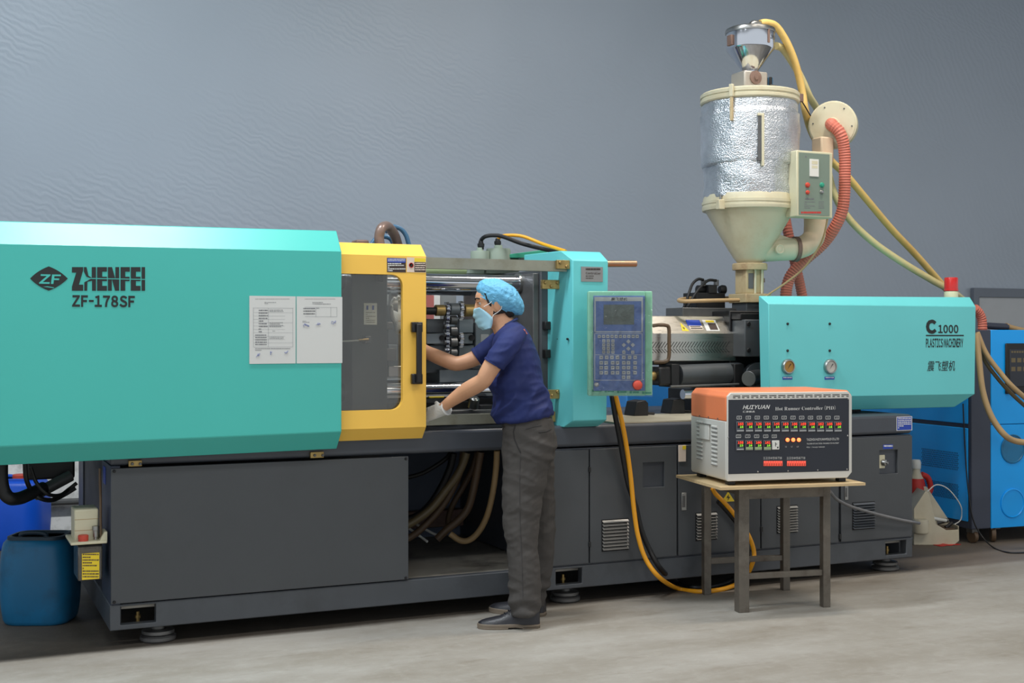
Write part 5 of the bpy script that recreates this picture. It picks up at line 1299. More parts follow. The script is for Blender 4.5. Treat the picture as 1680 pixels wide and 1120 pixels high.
# left side: frame and panels
MB(BM).box(.0, 1.1, .012, dpt, zb_, zt_ - .004).build('cabinet_body', 'navy_strip', BU, bevel=.004)
MB(BM).box(-.004, sw_, -.004, .03, zb_, zt_).build('corner_strip', 'navy_strip', BU, bevel=.006)
MB(BM).box(-.012, .0, .03, dpt, zm + .02, zt_ - .01).build('side_panel', 'blue_lifted', BU, bevel=.003)
lp = MB(BM).box(-.012, .0, .03, dpt, zb_ + .05, zm - .01).build('side_panel', 'blue_lifted', BU, bevel=.003)
MB(BM).box(sw_, 1.1, -.006, .012, zb_, bl_face(1660, 695, 1, 0).z - .004).build('front_panel', 'blue', BU, bevel=.003)
ufp = MB(BM).box(sw_, 1.1, -.006, .012, bl_face(1660, 695, 1, 0).z, zt_).build('front_panel', 'blue', BU, bevel=.003)
for y0, y1 in ((736, 766), (786, 814)):      # perforated fields
    q = MB(BM)
    a = bl_face(1513, y0, 0, -.012); b_ = bl_face(1573, y1 + 8, 0, -.012)
    nn, mm_ = 24, 9
    for i in range(nn):
        for j in range(mm_):
            y = a.y + (b_.y - a.y) * i / nn + (.5 if j % 2 else 0) * (b_.y - a.y) / nn; z = a.z - (a.z - b_.z) * j / mm_
            w = abs(b_.y - a.y) / nn * .22
            q.add([(-.0125, y - w, z - .005), (-.0125, y + w, z - .005), (-.0125, y + w, z + .005), (-.0125, y - w, z + .005)], [(0, 1, 2, 3)])
    q.build('perforation', 'void', lp, smooth=False)['kind'] = 'stuff'
# display, round covers
p0_ = bl_face(1648, 563, 1, -.006); p1_ = bl_face(1700, 645, 1, -.006)
dsp = MB(BM).box(p0_.x, p0_.x + .36, -.022, -.006, p1_.z, p0_.z).build('display_unit', 'black', BU, bevel=.012, seg=3)
MB(BM).box(p0_.x + .03, p0_.x + .33, -.026, -.02, p1_.z + .05, p0_.z - .04).build('display_screen', 'ctrl_face', dsp, bevel=.003)
q = MB(BM); [q.box(p0_.x + .04 + i * .022, p0_.x + .056 + i * .022, -.0268, -.0262, p0_.z - .065, p0_.z - .052) for i in range(10)]
for i in range(6): q.box(p0_.x + .04 + (i % 3) * .05, p0_.x + .075 + (i % 3) * .05, -.0268, -.0262, p0_.z - .13 - (i // 3) * .06, p0_.z - .10 - (i // 3) * .06)
q.build('display_print', 'hose_olive', dsp, smooth=False)['kind'] = 'stuff'
for py, mm_ in ((736, 'drum_front'), (825, 'blue')):
    p = bl_face(1661, py, 1, -.006); rr = .1
    MB(BM).lathe((p.x, -.006, p.z), [(rr, 0), (rr, .006), (rr * .93, .008), (rr * .9, .003), (rr * .2, .003)], 32, (0, -1, 0)).build('round_cover', mm_, BU)
for x, y in ((.03, .06), (.95, .06), (.03, 1.1), (.95, 1.1)):
    c_ = BM @ Vector((x + .03, y, .045)); h = MB(); h.cyl(c_ - g1 * .015, c_ + g1 * .015, .045, n=20); w_ = h.build('caster', 'hose_brown', BU, bevel=.004)
    MB(BM).box(x + .0, x + .06, y - .03, y + .03, .07, zb_).build('caster_fork', 'steel_dark', BU, bevel=.003)
p = bl_face(1637, 885, 1, -.0); MB(BM).lathe((p.x, .05, .055), [(.055, -.015), (.055, .015)], 20, (1, -.6, 0)).build('caster', 'hose_brown', BU, bevel=.004)
MB(BM).box(p.x - .04, p.x + .04, .02, .08, .09, zb_).build('caster_fork', 'steel_dark', BU)
# wires and hoses around it
W_ = lambda px, py, d=-.03: BM @ bl_face(px, py, 1, d)
hose('black_wire', 'thin black wire hanging down the side of the blue cabinet to the floor', [BM @ (bl_face(1580, 662, 0, -.03)), BM @ bl_face(1583, 730, 0, -.03), BM @ bl_face(1588, 800, 0, -.03), BM @ bl_face(1596, 850, 0, -.02), W_(1610, 878, -.05), aZ(1630, 898, .006), aZ(1655, 906, .006), aZ(1690, 906, .006)], .005, 'black', 'cable', n=6)
hose('tan_hose', 'tan hose hanging from hood end, left of the other two', [A(1602, 548, 6.3), A(1606, 590, 6.25), A(1612, 640, 6.2), A(1625, 680, 6.15), A(1645, 710, 6.1), A(1665, 723, 6.1), A(1700, 727, 6.1)], .02, 'hose_beige', n=12)
hose('tan_hose', 'tan hose sagging past the dark display of the blue cabinet', [A(1603, 545, 6.35), A(1618, 580, 6.3), A(1640, 610, 6.25), A(1662, 635, 6.2), A(1700, 668, 6.2)], .017, 'hose_beige', n=12)
hose('tan_hose', 'thinner tan hose running just below its twin by the display', [A(1603, 560, 6.38), A(1616, 592, 6.33), A(1638, 622, 6.28), A(1662, 648, 6.24), A(1700, 682, 6.24)], .013, 'hose_olive', n=12)
hose('elbow_hose', 'short red ribbed elbow hose behind the right end of the hood', [A(1598, 505, 6.75), A(1606, 513, 6.75), A(1611, 525, 6.75), A(1612, 545, 6.75)], .03, 'hose_red', n=14, corr=.13, pitch=.018)
hose('outlet_pipe', 'dark blue pipe lying on top of the blue cabinet', [A(1615, 534, 7.0), A(1640, 535.5, 7.0), A(1652, 536, 7.0)], .025, 'navy_strip', 'pipe', n=14)
hose('outlet_hose', 'tan hose stub beyond the dark blue pipe on the cabinet', [A(1650, 534, 7.0), A(1660, 538, 7.0), A(1690, 545, 7.0)], .022, 'hose_beige', n=12)
# ================================================================== cut open jug, bottle and scraps
JC = aZ(1528, 890, 0)
JU = thing('cut_jug', JC, 'tilted cut open off-white plastic jug with scraps between machine and blue cabinet', 'jug')
jf = Matrix.Translation((JC.x, JC.y, .0)) @ Matrix.Rotation(R(-25), 4, 'Z')
JH = .36
out = []
prof = [(-.15, .0), (.12, .0), (.155, .03), (.15, .12), (.06, .30), (.0, .37), (-.05, .37), (-.15, .26)]
V = []; Fc = []
q = MB(jf)
w = .10
q.prism([(x, -w, z) for x, z in [(-.15, .0), (.12, .0), (.155, .03), (.152, .105), (.07, .10), (.0, .14), (-.05, .35), (-.07, .36), (-.15, .24)]], (0, .006, 0))
q.prism([(x, w, z) for x, z in [(-.15, .0), (.12, .0), (.155, .03), (.152, .14), (.0, .37), (-.07, .37), (-.15, .24)]], (0, .006, 0))
q.box(-.15, .125, -w, w, .0, .006)
q.prism([(.12, -w, .0), (.155, -w, .03), (.152, -w, .13), (.147, -w, .13), (.15, -w, .032), (.117, -w, .005)], (0, 2 * w, 0))
q.prism([(-.15, -w, .0), (-.145, -w, .0), (-.145, -w, .24), (-.066, -w, .36), (-.07, -w, .365), (-.15, -w, .245)], (0, 2 * w, 0))
q.build('jug_shell', 'jug_plastic', JU, bevel=.003)
MB(jf).lathe((-.11, -w - .02, .13), [(.05, -.05), (.055, .0), (.05, .05)], 18, (0, 0, 1)).build('jug_grip', 'jug_plastic', JU, bevel=.01)
tube_mb([(-.06, -w, .36), (.02, -w * .5, .40), (.12, 0, .36), (.20, 0, .25), (.20, 0, .16), (.15, 0, .12)], .004, n=6, mb=MB(jf)).build('wire_bail', 'white_plastic', JU)
for i, (a, b_, rr, mm_) in enumerate((((.0, -.02, .17), (.10, .0, .15), .012, 'white_plastic'), ((.05, .03, .13), (.12, .02, .15), .014, 'steel_dark'), ((.08, -.05, .11), (.13, -.03, .14), .012, 'black'))):
    MB(jf).cyl(a, b_, rr, n=12).build('scrap_piece', mm_, JU)
MB(jf).box(-.13, .13, -w + .01, w - .01, .008, .11).build('scrap_fill', 'hose_brown', JU)
BTc = Vector((pX(1503, JC.y + .16), JC.y + .16, 0))
BT = thing('spray_bottle', BTc, 'white and red bottle half hidden behind the cut open jug', 'bottle')
MB().lathe(BTc, [(.06, 0), (.062, .02), (.062, .36), (.05, .42), (.03, .46), (.028, .49)], 24).build('bottle_body', 'jug_plastic', BT)
MB().lathe(BTc, [(.0635, .3), (.0635, .36), (.052, .422)], 24, caps=False).build('bottle_label', 'print_red', BT)
MB().lathe(BTc, [(.032, .49), (.034, .53), (.026, .55)], 20).build('bottle_cap', 'white_plastic', BT)
tube_mb([(BTc.x + .03, BTc.y - .02, .45), (BTc.x + .08, BTc.y - .03, .42), (BTc.x + .10, BTc.y - .03, .34), (BTc.x + .05, BTc.y - .02, .28)], .02, n=12).build('bottle_handle', 'print_red', BT)
rg = MB(); 
V = []; Fc = []
for j in range(7):
    for i in range(7):
        x = -.09 + .18 * i / 6; y = -.06 + .12 * j / 6; V.append((JC.x + .03 + x + .01 * noise.noise((i, j, 3)), JC.y - .09 + y, .004 + .02 * abs(noise.noise((i * .7, j * .7, 1))) * (1 - abs(x) / .1)))
for j in range(6):
    for i in range(6): a = j * 7 + i; Fc.append((a, a + 1, a + 8, a + 7))
o = rg.add(V, Fc).build('red_rag', 'print_red', None); tag(o, 'crumpled red rag on the floor under the cut open jug', 'rag')
sd = o.modifiers.new('solid', 'SOLIDIFY'); sd.thickness = .004
# ================================================================== blue tank behind the injection unit, board on the wall
X0 = pX(1028, 8.0); X1 = pX(1190, 8.0)
BK = thing('blue_tank', ((X0 + X1) / 2, 8.25, 0), 'pale blue cabinet seen in the gap below the steel barrel guard', 'cabinet')
MB().box(X0, X1, 8.0, 8.5, .06, 1.12).build('tank_body', 'blue_far', BK, bevel=.01)
MB().box(X0 - .02, X1 + .02, 7.98, 8.52, 1.12, 1.15).build('tank_lid', 'blue_far', BK, bevel=.006)
for x in (X0 + .06, X1 - .06): MB().box(x - .03, x + .03, 8.05, 8.45, 0, .06).build('tank_foot', 'black', BK)
YWb = 9.66
WB = thing('wall_board', aY(1640, 540, YWb), 'pale grey board in a dark frame on the rear wall at right', 'board')
x0 = pX(1596, YWb); zb1, zt1 = pZ(1640, 560, YWb) - .4, pZ(1640, 473, YWb)
us_ = [x0, x0 + .07, x0 + 1.6, x0 + 1.67]; vs_ = [zb1, zb1 + .07, zt1 - .09, zt1]
mat('board_frame', (104, 112, 124), .5); mat('board_face', (172, 176, 180), .4, var=.03)
MB().plate((0, YWb - .02, 0), XV, ZV, (0, .05, 0), us_, vs_, lambda i, j: not (i == 1 and j == 1)).build('board_frame', 'board_frame', WB, bevel=.004)
MB().box(x0 + .05, x0 + 1.62, YWb, YWb + .03, zb1 + .05, zt1 - .07).build('board_face', 'board_face', WB)
# black valve boxes lying on the deck
for (a, b_, c_, d_, Y), lb in (((1040, 1064, 656, 667, 6.35), 'small black box on the deck beneath the control panel'), ((1100, 1124, 653, 668, 6.45), 'black box on the deck between panel and orange lid')):
    q = MB(); x0 = pX(a, Y); x1 = pX(b_, Y); q.prism([(x0, Y, .945), (x1, Y, .945), (x1, Y, pZ(b_, c_ + 5, Y)), (x1 - .02, Y, pZ(b_, c_, Y)), (x0 + .02, Y, pZ(a, c_ + 3, Y))], (0, .12, 0))
    t = thing('valve_box', ((x0 + x1) / 2, Y + .06, .945), lb, 'box'); q.build('box_body', 'black', t, bevel=.004)
    MB().cyl((x1 - .02, Y + .03, .96), (x1 + .05, Y + .02, .955), .008, n=8).build('cable_stub', 'black', t)
# ================================================================== the worker reaching into the mould
from mathutils.bvhtree import BVHTree
DP = 6.24
def pt(px, py, d=0): return aD(px, py, DP + d)
PK = DP / F
PF = aD(850, 1030, 6.2); PF.z = 0
PE = thing('person', PF, 'person in blue hair net, face mask, navy shirt and dark trousers reaching into machine', 'person')
def limb_rings(cs, n=18, spow=1.0):
    P = [pt(a, b_, d) for a, b_, d, _, _ in cs]; rings = []
    for i, p in enumerate(P):
        t = (P[min(i + 1, len(P) - 1)] - P[max(i - 1, 0)]).normalized()
        nn = FW.cross(t).normalized(); bb = t.cross(nn)
        ra, rb = cs[i][3] * PK, cs[i][4]
        rings.append([p + nn * (ra * math.cos(2 * math.pi * j / n)) + bb * (rb * math.sin(2 * math.pi * j / n)) for j in range(n)])
    return rings
def limb(mb, cs, sub=4):                      # smooth the list of stations first
    out = []
    for k in range(len(cs) - 1):
        a, b_, c_, d_ = (cs[max(k - 1, 0)], cs[k], cs[k + 1], cs[min(k + 2, len(cs) - 1)])
        for s in range(sub):
            t = s / sub; out.append(tuple(.5 * (2 * b_[i] + (c_[i] - a[i]) * t + (2 * a[i] - 5 * b_[i] + 4 * c_[i] - d_[i]) * t * t + (3 * b_[i] - a[i] - 3 * c_[i] + d_[i]) * t ** 3) for i in range(5)))
    out.append(cs[-1]); mb.loft(limb_rings(out))
def slab(mb, rows, n=28, ex=2.3, sub=3):      # upright body: (py, front px, back px, half depth, d, tilt px)
    R_ = []
    for k in range(len(rows) - 1):
        a, b_, c_, d_ = (rows[max(k - 1, 0)], rows[k], rows[k + 1], rows[min(k + 2, len(rows) - 1)])
        for s in range(sub):
            t = s / sub; R_.append(tuple(.5 * (2 * b_[i] + (c_[i] - a[i]) * t + (2 * a[i] - 5 * b_[i] + 4 * c_[i] - d_[i]) * t * t + (3 * b_[i] - a[i] - 3 * c_[i] + d_[i]) * t ** 3) for i in range(6)))
    R_.append(rows[-1]); rings = []
    for py, f_, k_, hd_, d, tl_ in R_:
        c_ = (f_ + k_) / 2; h = (k_ - f_) / 2; ring = []
        for j in range(n):
            th = 2 * math.pi * j / n; cx, cy = math.cos(th), math.sin(th)
            cx = math.copysign(abs(cx) ** (2 / ex), cx); cy = math.copysign(abs(cy) ** (2 / ex), cy)
            ring.append(pt(c_ + h * cx, py - tl_ * cx, d) + FW * (hd_ * cy))
        rings.append(ring)
    mb.loft(rings)
def blob(mb, voxel, it, name, m, parent, disp=None, adapt=0):
    me = bpy.data.meshes.new('tmp'); me.from_pydata(mb.v, [], mb.f)
    bm = bmesh.new(); bm.from_mesh(me); bmesh.ops.recalc_face_normals(bm, faces=bm.faces); bm.to_mesh(me); bm.free()
    ob = bpy.data.objects.new('tmp', me); COL.objects.link(ob)
    r = ob.modifiers.new('r', 'REMESH'); r.mode = 'VOXEL'; r.voxel_size = voxel; r.adaptivity = adapt
    if it: s = ob.modifiers.new('s', 'SMOOTH'); s.factor = .5; s.iterations = it
    dg = bpy.context.evaluated_depsgraph_get(); new = bpy.data.meshes.new_from_object(ob.evaluated_get(dg))
    bpy.data.objects.remove(ob); bpy.data.meshes.remove(me)
    base = wloc(parent)
    if disp:
        nr = [v.normal.copy() for v in new.vertices]
        for v, n_ in zip(new.vertices, nr): v.co = v.co + n_ * disp(v.co)
    vs_ = [v.co.copy() for v in new.vertices]; fs_ = [tuple(p.vertices) for p in new.polygons]
    for v in new.vertices: v.co -= base
    new.name = name; new.materials.clear(); new.materials.append(m_of(m)); new.shade_smooth()
    o = bpy.data.objects.new(name, new); COL.objects.link(o); o.parent = parent
    return o, BVHTree.FromPolygons(vs_, fs_)
def hit(bvh, px, py, off=.001):
    o_ = Vector((0, 0, CZ)); d = (aD(px, py, 1) - o_).normalized(); r = bvh.ray_cast(o_, d)
    return r[0] + r[1] * off if r[0] else aD(px, py, DP)
# ---- head frame
hf2, hu2 = Vector((-.97, -.25)), Vector((-.25, .97))
HF = RT * hf2.x + ZV * hf2.y; HU = RT * hu2.x + ZV * hu2.y; HC = pt(815, 503, 0)
def hp_(f_, h, w): return HC + HF * f_ + HU * h + FW * w      # w > 0 is away from the camera
HR = [(-.096, .066, .020, .022), (-.085, .084, .0, .040), (-.065, .092, -.03, .052), (-.04, .094, -.06, .060), (-.015, .093, -.085, .066), (.01, .092, -.098, .071), (.034, .088, -.103, .073), (.055, .096, -.106, .075), (.08, .088, -.094, .072), (.105, .070, -.074, .060), (.122, .045, -.048, .042), (.132, .012, -.02, .018)]
def head_rings(sc=1.0, df=0.0, lo=-1, hi=1, n=28):
    out = []
    for h, f_, k_, w in HR:
        if not lo <= h <= hi: continue
        c_ = (f_ + k_) / 2 + df; r = (f_ - k_) / 2 * sc; ring = []
        for j in range(n):
            th = 2 * math.pi * j / n; ring.append(hp_(c_ + r * math.cos(th), h, w * sc * math.sin(th)))
        out.append(ring)
    return out
B = MB()
B.loft(head_rings())
B.loft([[hp_(f_ + a * math.cos(t), h + 0 * t, w * math.sin(t)) for t in [2 * math.pi * j / 10 for j in range(10)]] for h, f_, a, w in ((.045, .090, .008, .008), (.02, .098, .012, .011), (-.002, .106, .014, .015), (-.014, .1, .012, .016))])
for s in (-1, 1):                             # ears
    rings = []
    for k in range(9):
        u = -1 + 2 * k / 8; hh = .005 + .031 * u; wd = .018 * math.sqrt(max(.05, 1 - u * u)) + .002
        rings.append([hp_(-.008 - .006 * u + wd * math.cos(t), hh, s * (.071 + .008 * u + .009 * math.sin(t) + .006)) for t in [2 * math.pi * j / 10 for j in range(10)]])
    B.loft(rings)
# neck, trunk, arms, legs under the clothes: one continuous body
limb(B, [(816, 508, 0, 15, .05), (822, 524, 0, 18, .055), (829, 538, 0, 21, .062), (838, 552, 0, 24, .085)])
slab(B, [(538, 826, 852, .10, 0, 0), (550, 818, 864, .155, 0, 0), (580, 814, 876, .16, 0, 0), (630, 813, 884, .145, 0, 0), (680, 824, 895, .14, 0, 0), (730, 834, 903, .15, 0, 0), (752, 840, 900, .13, 0, 0)])
limb(B, [(840, 550, -.16, 15, .045), (826, 570, -.195, 15.5, .045), (812, 592, -.205, 15.2, .044), (800, 612, -.20, 14, .041), (793, 624, -.185, 13.2, .039), (779, 633, -.14, 13.6, .040), (763, 642, -.08, 13, .038), (744, 655, -.015, 10.5, .031), (731, 665, .03, 8.8, .026), (724, 670, .05, 8.0, .024), (716, 674.5, .075, 6, .016)])
limb(B, [(826, 552, .16, 15, .045), (800, 574, .2, 14.5, .045), (778, 588, .2, 13.5, .042), (758, 595, .2, 12.6, .04), (746, 596, .2, 12.6, .039), (732, 591, .205, 12.8, .040), (715, 584, .215, 12.2, .037), (698, 576, .23, 11, .033), (680, 562, .255, 9.6, .029), (665, 546, .285, 8.4, .025), (657, 536, .30, 8, .025), (654, 527, .305, 8, .028)])
limb(B, [(862, 745, -.09, 22, .07), (858, 800, -.1, 22, .068), (857, 860, -.115, 18, .055), (860, 905, -.12, 16, .05), (862, 960, -.135, 12, .036), (864, 990, -.14, 9, .03), (864, 1006, -.14, 7, .024)])
limb(B, [(876, 745, .09, 22, .07), (884, 800, .11, 20, .065), (887, 860, .12, 17, .055), (886, 905, .125, 15, .05), (880, 955, .13, 12, .036), (879, 976, .13, 9, .03), (878, 990, .13, 7, .024)])
body, bv_body = blob(B, .0045, 3, 'body', 'skin', PE)
# ---- face
for s in (-1, 1):
    c_ = hp_(.071, .037, s * .031)
    ew = MB().lathe(c_ - HU * .012, [(.003, 0), (.0085, .003), (.012, .012), (.0085, .021), (.003, .024)], 14, HU).build('eye', 'eye_white', PE)
    MB().lathe(c_ + HF * .0085, [(.0058, 0), (.0052, .002), (.002, .0036)], 12, HF).build('iris', 'eye_dark', ew)
    tube_mb([hp_(.090, .056, s * .012), hp_(.0935, .062, s * .024), hp_(.086, .064, s * .038), hp_(.072, .058, s * .05)], .0035, n=6, per=4).build('eyebrow', 'hair', PE)
    tube_mb([hp_(.085, .044, s * .019), hp_(.0865, .0485, s * .031), hp_(.077, .046, s * .045)], .0028, n=6, per=4).build('eyelid', 'skin', PE)
# ---- hair under the net
H = MB(); H.loft(head_rings(1.04, -.014, -.045, .06))
H.loft([[hp_(f_ + a * math.cos(t), h, w * math.sin(t)) for t in [2 * math.pi * j / 16 for j in range(16)]] for h, f_, a, w in ((-.068, -.052, .014, .045), (-.05, -.056, .034, .058), (-.02, -.055, .05, .068), (.01, -.05, .06, .075))])
for s in (-1, 1):
    H.loft([[hp_(f_ + a * math.cos(t), h, s * (w + .004 * math.sin(t))) for t in [2 * math.pi * j / 8 for j in range(8)]] for h, f_, a, w in ((.012, .030, .004, .067), (.03, .030, .010, .070), (.055, .026, .018, .073), (.08, .02, .025, .073))])
blob(H, .004, 2, 'hair', 'hair', PE, lambda c_: .0015 * noise.noise(c_ * 90))
# ---- hair net
ce2, cn2 = Vector((.862, -.507)), Vector((.507, .862))
CE = RT * ce2.x + ZV * ce2.y; CN = RT * cn2.x + ZV * cn2.y; CB = pt(782, 481, 0)
cap = [(-1.5, 2, 68, .076), (0, 1, 71, .080), (3, -.5, 75, .086), (7, -4, 79, .092), (13, -5, 80, .098), (20, -4, 77, .100), (27, 1, 71, .095), (33, 8, 63, .082), (38, 16, 54, .060), (40.5, 28, 44, .028)]
rings = []
n = 120
for k in range(len(cap) - 1):
    for s in range(4):
        t = s / 4; u = t * t * (3 - 2 * t) if False else t
        h, a, b_, w = (cap[k][i] * (1 - u) + cap[k + 1][i] * u for i in range(4))
        ring = []
        for j in range(n):
            th = 2 * math.pi * j / n
            g = 1 + .016 * math.sin(th * 46 + h * .2) * max(0, 1 - h / 9) + .05 * noise.noise((math.cos(th) * 5.5, math.sin(th) * 5.5, h * .11)) * min(1, h / 6 + .1) + .045 * (1 - 2 * abs(noise.noise((math.cos(th) * 13 + h * .1, math.sin(th) * 13, h * .35)))) * min(1, h / 6 + .1)
            ring.append(CB + CE * (((a + b_) / 2 + (b_ - a) / 2 * math.cos(th) * g) * PK) + CN * (h * PK) + FW * (w * math.sin(th) * g))
        rings.append(ring)
net = MB().loft(rings).build('hair_net', 'cap_blue', PE, ang=80)
sm = net.modifiers.new('s', 'SMOOTH'); sm.factor = .5; sm.iterations = 2
tube_mb([CB + CE * ((35 + 34.5 * math.cos(t)) * PK) + CN * (-1.0 * PK) + FW * (.0745 * math.sin(t)) for t in [2 * math.pi * i / 40 for i in range(41)]], .0035, n=6, raw=True).build('net_band', 'cap_blue', net)
# ---- face mask: pleated shell over nose and chin
V = []; Fc = []; nu, nv = 28, 22
for j in range(nv + 1):
    v = j / nv; h = .016 - .112 * v
    fr = (.113, .121, .119, .117, .113, .104, .088)[min(6, int(v * 6.999))]
    k = v * 6; i0 = min(5, int(k)); tab = (.108, .120, .120, .119, .116, .108, .094); fr = tab[i0] * (1 - (k - i0)) + tab[i0 + 1] * (k - i0)
    back = .060 * (1 - v) ** 2 * (1 if v < .5 else 1) + .022 + (.03 * max(0, v - .6) / .4)
    wmax = .074 - .012 * v
    for i in range(nu + 1):
        u = -1 + 2 * i / nu; th = u * math.pi / 2
        f_ = back + (fr - back) * math.cos(th) ** .75 if abs(u) < 1 else back
        w = wmax * math.copysign(abs(math.sin(th)) ** .8, u)
        ple = (.0024 * math.sin(v * math.pi * 8) + .004 * noise.noise((u * 4, v * 5, 2))) * math.cos(th)
        V.append(hp_(f_ + ple, h, w))
for j in range(nv):
    for i in range(nu):
        a = j * (nu + 1) + i; Fc.append((a, a + 1, a + nu + 2, a + nu + 1))
mk = MB().add(V, Fc).build('face_mask', 'mask_blue', PE, ang=80)
so_ = mk.modifiers.new('solid', 'SOLIDIFY'); so_.thickness = .002
for s in (-1, 1):
    tube_mb([hp_(.06, .014, s * .0755), hp_(.03, .022, s * .078), hp_(.0, .036, s * .082), hp_(-.018, .03, s * .086), hp_(-.027, .008, s * .085), hp_(-.018, -.018, s * .079), hp_(.005, -.03, s * .073), hp_(.03, -.042, s * .069), hp_(.05, -.088, s * .062)], .0018, n=6, per=6).build('ear_loop', 'strap_white', mk)
# ---- shirt
S = MB()
slab(S, [(528, 828, 846, .062, 0, 2), (533, 821, 852, .10, 0, 3), (540, 815, 861, .145, 0, 3), (550, 810, 869, .172, 0, 2), (565, 807, 877, .18, 0, 0), (585, 806, 884, .178, 0, 0), (605, 806, 888, .172, 0, 0), (630, 805, 892, .168, 0, 1), (655, 806, 896, .166, 0, 3), (672, 810, 902, .168, 0, 4), (684, 816, 904, .165, 0, 6)])
limb(S, [(848, 545, -.12, 17, .05), (840, 556, -.165, 20, .058), (829, 572, -.20, 19.5, .06), (818, 586, -.21, 18.5, .058), (811.5, 596, -.208, 17.5, .054)])
limb(S, [(836, 548, .12, 17, .05), (820, 560, .165, 19, .056), (802, 573, .19, 18, .056), (784, 584.5, .2, 16.5, .054)])
def ridged(c_, fx_, fy_, fz_, ph=0): return (1 - abs(noise.noise((c_.dot(RT) * fx_, c_.dot(FW) * fy_ + ph, c_.z * fz_)) * 2))
def shirt_d(c_):
    x = c_.dot(RT); z = c_.z
    low = max(0, min(1, (1.32 - z) / .2)); 
    dgl = noise.noise((x * 4 + z * 7, c_.dot(FW) * 3, z * 9 - x * 9)); d2 = noise.noise((x * 12 + z * 3, c_.dot(FW) * 8, z * 22 - x * 8))
    return .017 * low * (1 - 2.4 * abs(dgl)) + .008 * low * (1 - 2 * abs(d2)) + .0035 * (1 - low) * (1 - 2 * abs(d2)) - .002
shirt, bv_shirt = blob(S, .0055, 4, 'shirt', 'shirt', PE, shirt_d)
# hem bands of the sleeves, collar rib, print on the back
for cs in ([(812.5, 594, -.208, 18.3, .0565), (810.5, 597.5, -.2075, 18.2, .056)], [(785.5, 583.5, .2, 17.2, .0555), (781.5, 586.2, .2, 17.0, .055)]):
    MB().loft(limb_rings(cs, 32)).build('sleeve_hem', 'shirt', shirt, bevel=.002)
ring = [pt(836.5 + 11.5 * math.cos(t), 529.5 - 6.5 * math.cos(t), 0) + FW * (.068 * math.sin(t)) for t in [2 * math.pi * i / 32 for i in range(33)]]
tube_mb(ring, .007, n=8, raw=True).build('collar', 'shirt_trim', shirt)
q = MB()
for i in range(6):
    a = 858.5 + i * .95; b_ = 540 + i * 1.5; p = [hit(bv_shirt, a, b_), hit(bv_shirt, a + 1.7, b_ - .6), hit(bv_shirt, a + 2.2, b_ + .5), hit(bv_shirt, a + .6, b_ + 1.1)]
    q.add(p, [(0, 1, 2, 3)])
q.build('shirt_print', 'orange_print', shirt, smooth=False)['kind'] = 'stuff'
# ---- trousers
T_ = MB()
slab(T_, [(686, 823, 904, .148, 0, 6), (698, 825, 907, .16, 0, 4), (715, 825.5, 911, .172, 0, 2), (735, 826, 912, .178, 0, 0), (752, 828, 908, .172, 0, 0), (764, 836, 898, .14, 0, 0)], ex=2.4)
limb(T_, [(864, 722, -.085, 38, .085), (863.5, 750, -.09, 37.5, .09), (862, 778, -.095, 35.5, .088), (858.5, 808, -.10, 33.5, .084), (856, 840, -.107, 30.5, .08), (855, 868, -.113, 28, .076), (857, 900, -.12, 24.5, .072), (860, 930, -.127, 24.5, .072), (861, 958, -.132, 25, .072), (861.5, 980, -.137, 24.5, .072), (862, 994, -.14, 24.5, .072), (863, 1005, -.14, 22.5, .07)])
limb(T_, [(876, 725, .085, 34, .085), (880, 752, .09, 30, .09), (884, 785, .10, 26, .086), (886.5, 820, .115, 24.5, .08), (887, 860, .12, 24, .076), (887, 900, .124, 22, .072), (885.5, 930, .128, 20.5, .07), (882, 955, .13, 20, .07), (878, 975, .13, 18.5, .068), (877, 986, .13, 18.5, .068), (877, 993, .13, 17.5, .066)])
def tr_d(c_):
    x = c_.dot(RT); y = c_.dot(FW); z = c_.z
    fold = max(0, 1 - abs(z - .09) / .14) + .7 * max(0, 1 - abs(z - .47) / .16) + .35 * max(0, 1 - abs(z - .88) / .12)
    a = noise.noise((x * 7 + z * 2, y * 6, z * 17 + x * 6)); b_ = noise.noise((x * 16, y * 12, z * 30 - x * 12))
    ank = max(0, 1 - abs(z - .10) / .15); kne = max(0, 1 - abs(z - .46) / .17); hip = max(0, 1 - abs(z - .86) / .14)
    q1 = noise.noise((x * 6, y * 6, z * 4)); q2 = noise.noise((x * 9 + 3, y * 8, z * 7))
    w1 = math.sin(z * 88 + 5 * q1 + x * 9) * (.5 + .5 * q2); w2 = math.sin(z * 62 - x * 34 + 5 * q2) * (.4 + q1); w3 = math.sin(z * 48 + x * 44 + 4 * q1) * (.4 + q2)
    return .012 * ank * w1 + .008 * kne * w2 + .006 * hip * w3 + .004 * (1 - 2.2 * abs(a)) + .002 * (1 - 2 * abs(b_)) + .004 * q1
trou, bv_tr = blob(T_, .0055, 3, 'trousers', 'trousers', PE, tr_d)
mat('seam', (58, 56, 57), .85); mat('pocket_dark', (44, 42, 43), .9)
def line_on(bv, pts, r, m, name, par): 
    P = []
    for (a, b_), (c_, d_) in zip(pts, pts[1:]):
        for k in range(5): P.append(hit(bv, a + (c_ - a) * k / 5, b_ + (d_ - b_) * k / 5, r * .4))
    P.append(hit(bv, *pts[-1], r * .4)); tube_mb(P, r, n=6, raw=True).build(name, m, par)
line_on(bv_tr, [(845, 698), (842.5, 708), (844, 720), (849, 732), (854, 742)], .003, 'pocket_dark', 'pocket_opening', trou)
line_on(bv_tr, [(863, 703.5), (875, 700), (888, 697.5)], .002, 'seam', 'pocket_flap', trou)
line_on(bv_tr, [(884, 709), (895, 708), (904, 704)], .0028, 'pocket_dark', 'pocket_opening', trou)
line_on(bv_tr, [(854, 742), (852.5, 790), (853, 850), (856, 910), (858, 980)], .0014, 'seam', 'side_seam', trou)
rings = []
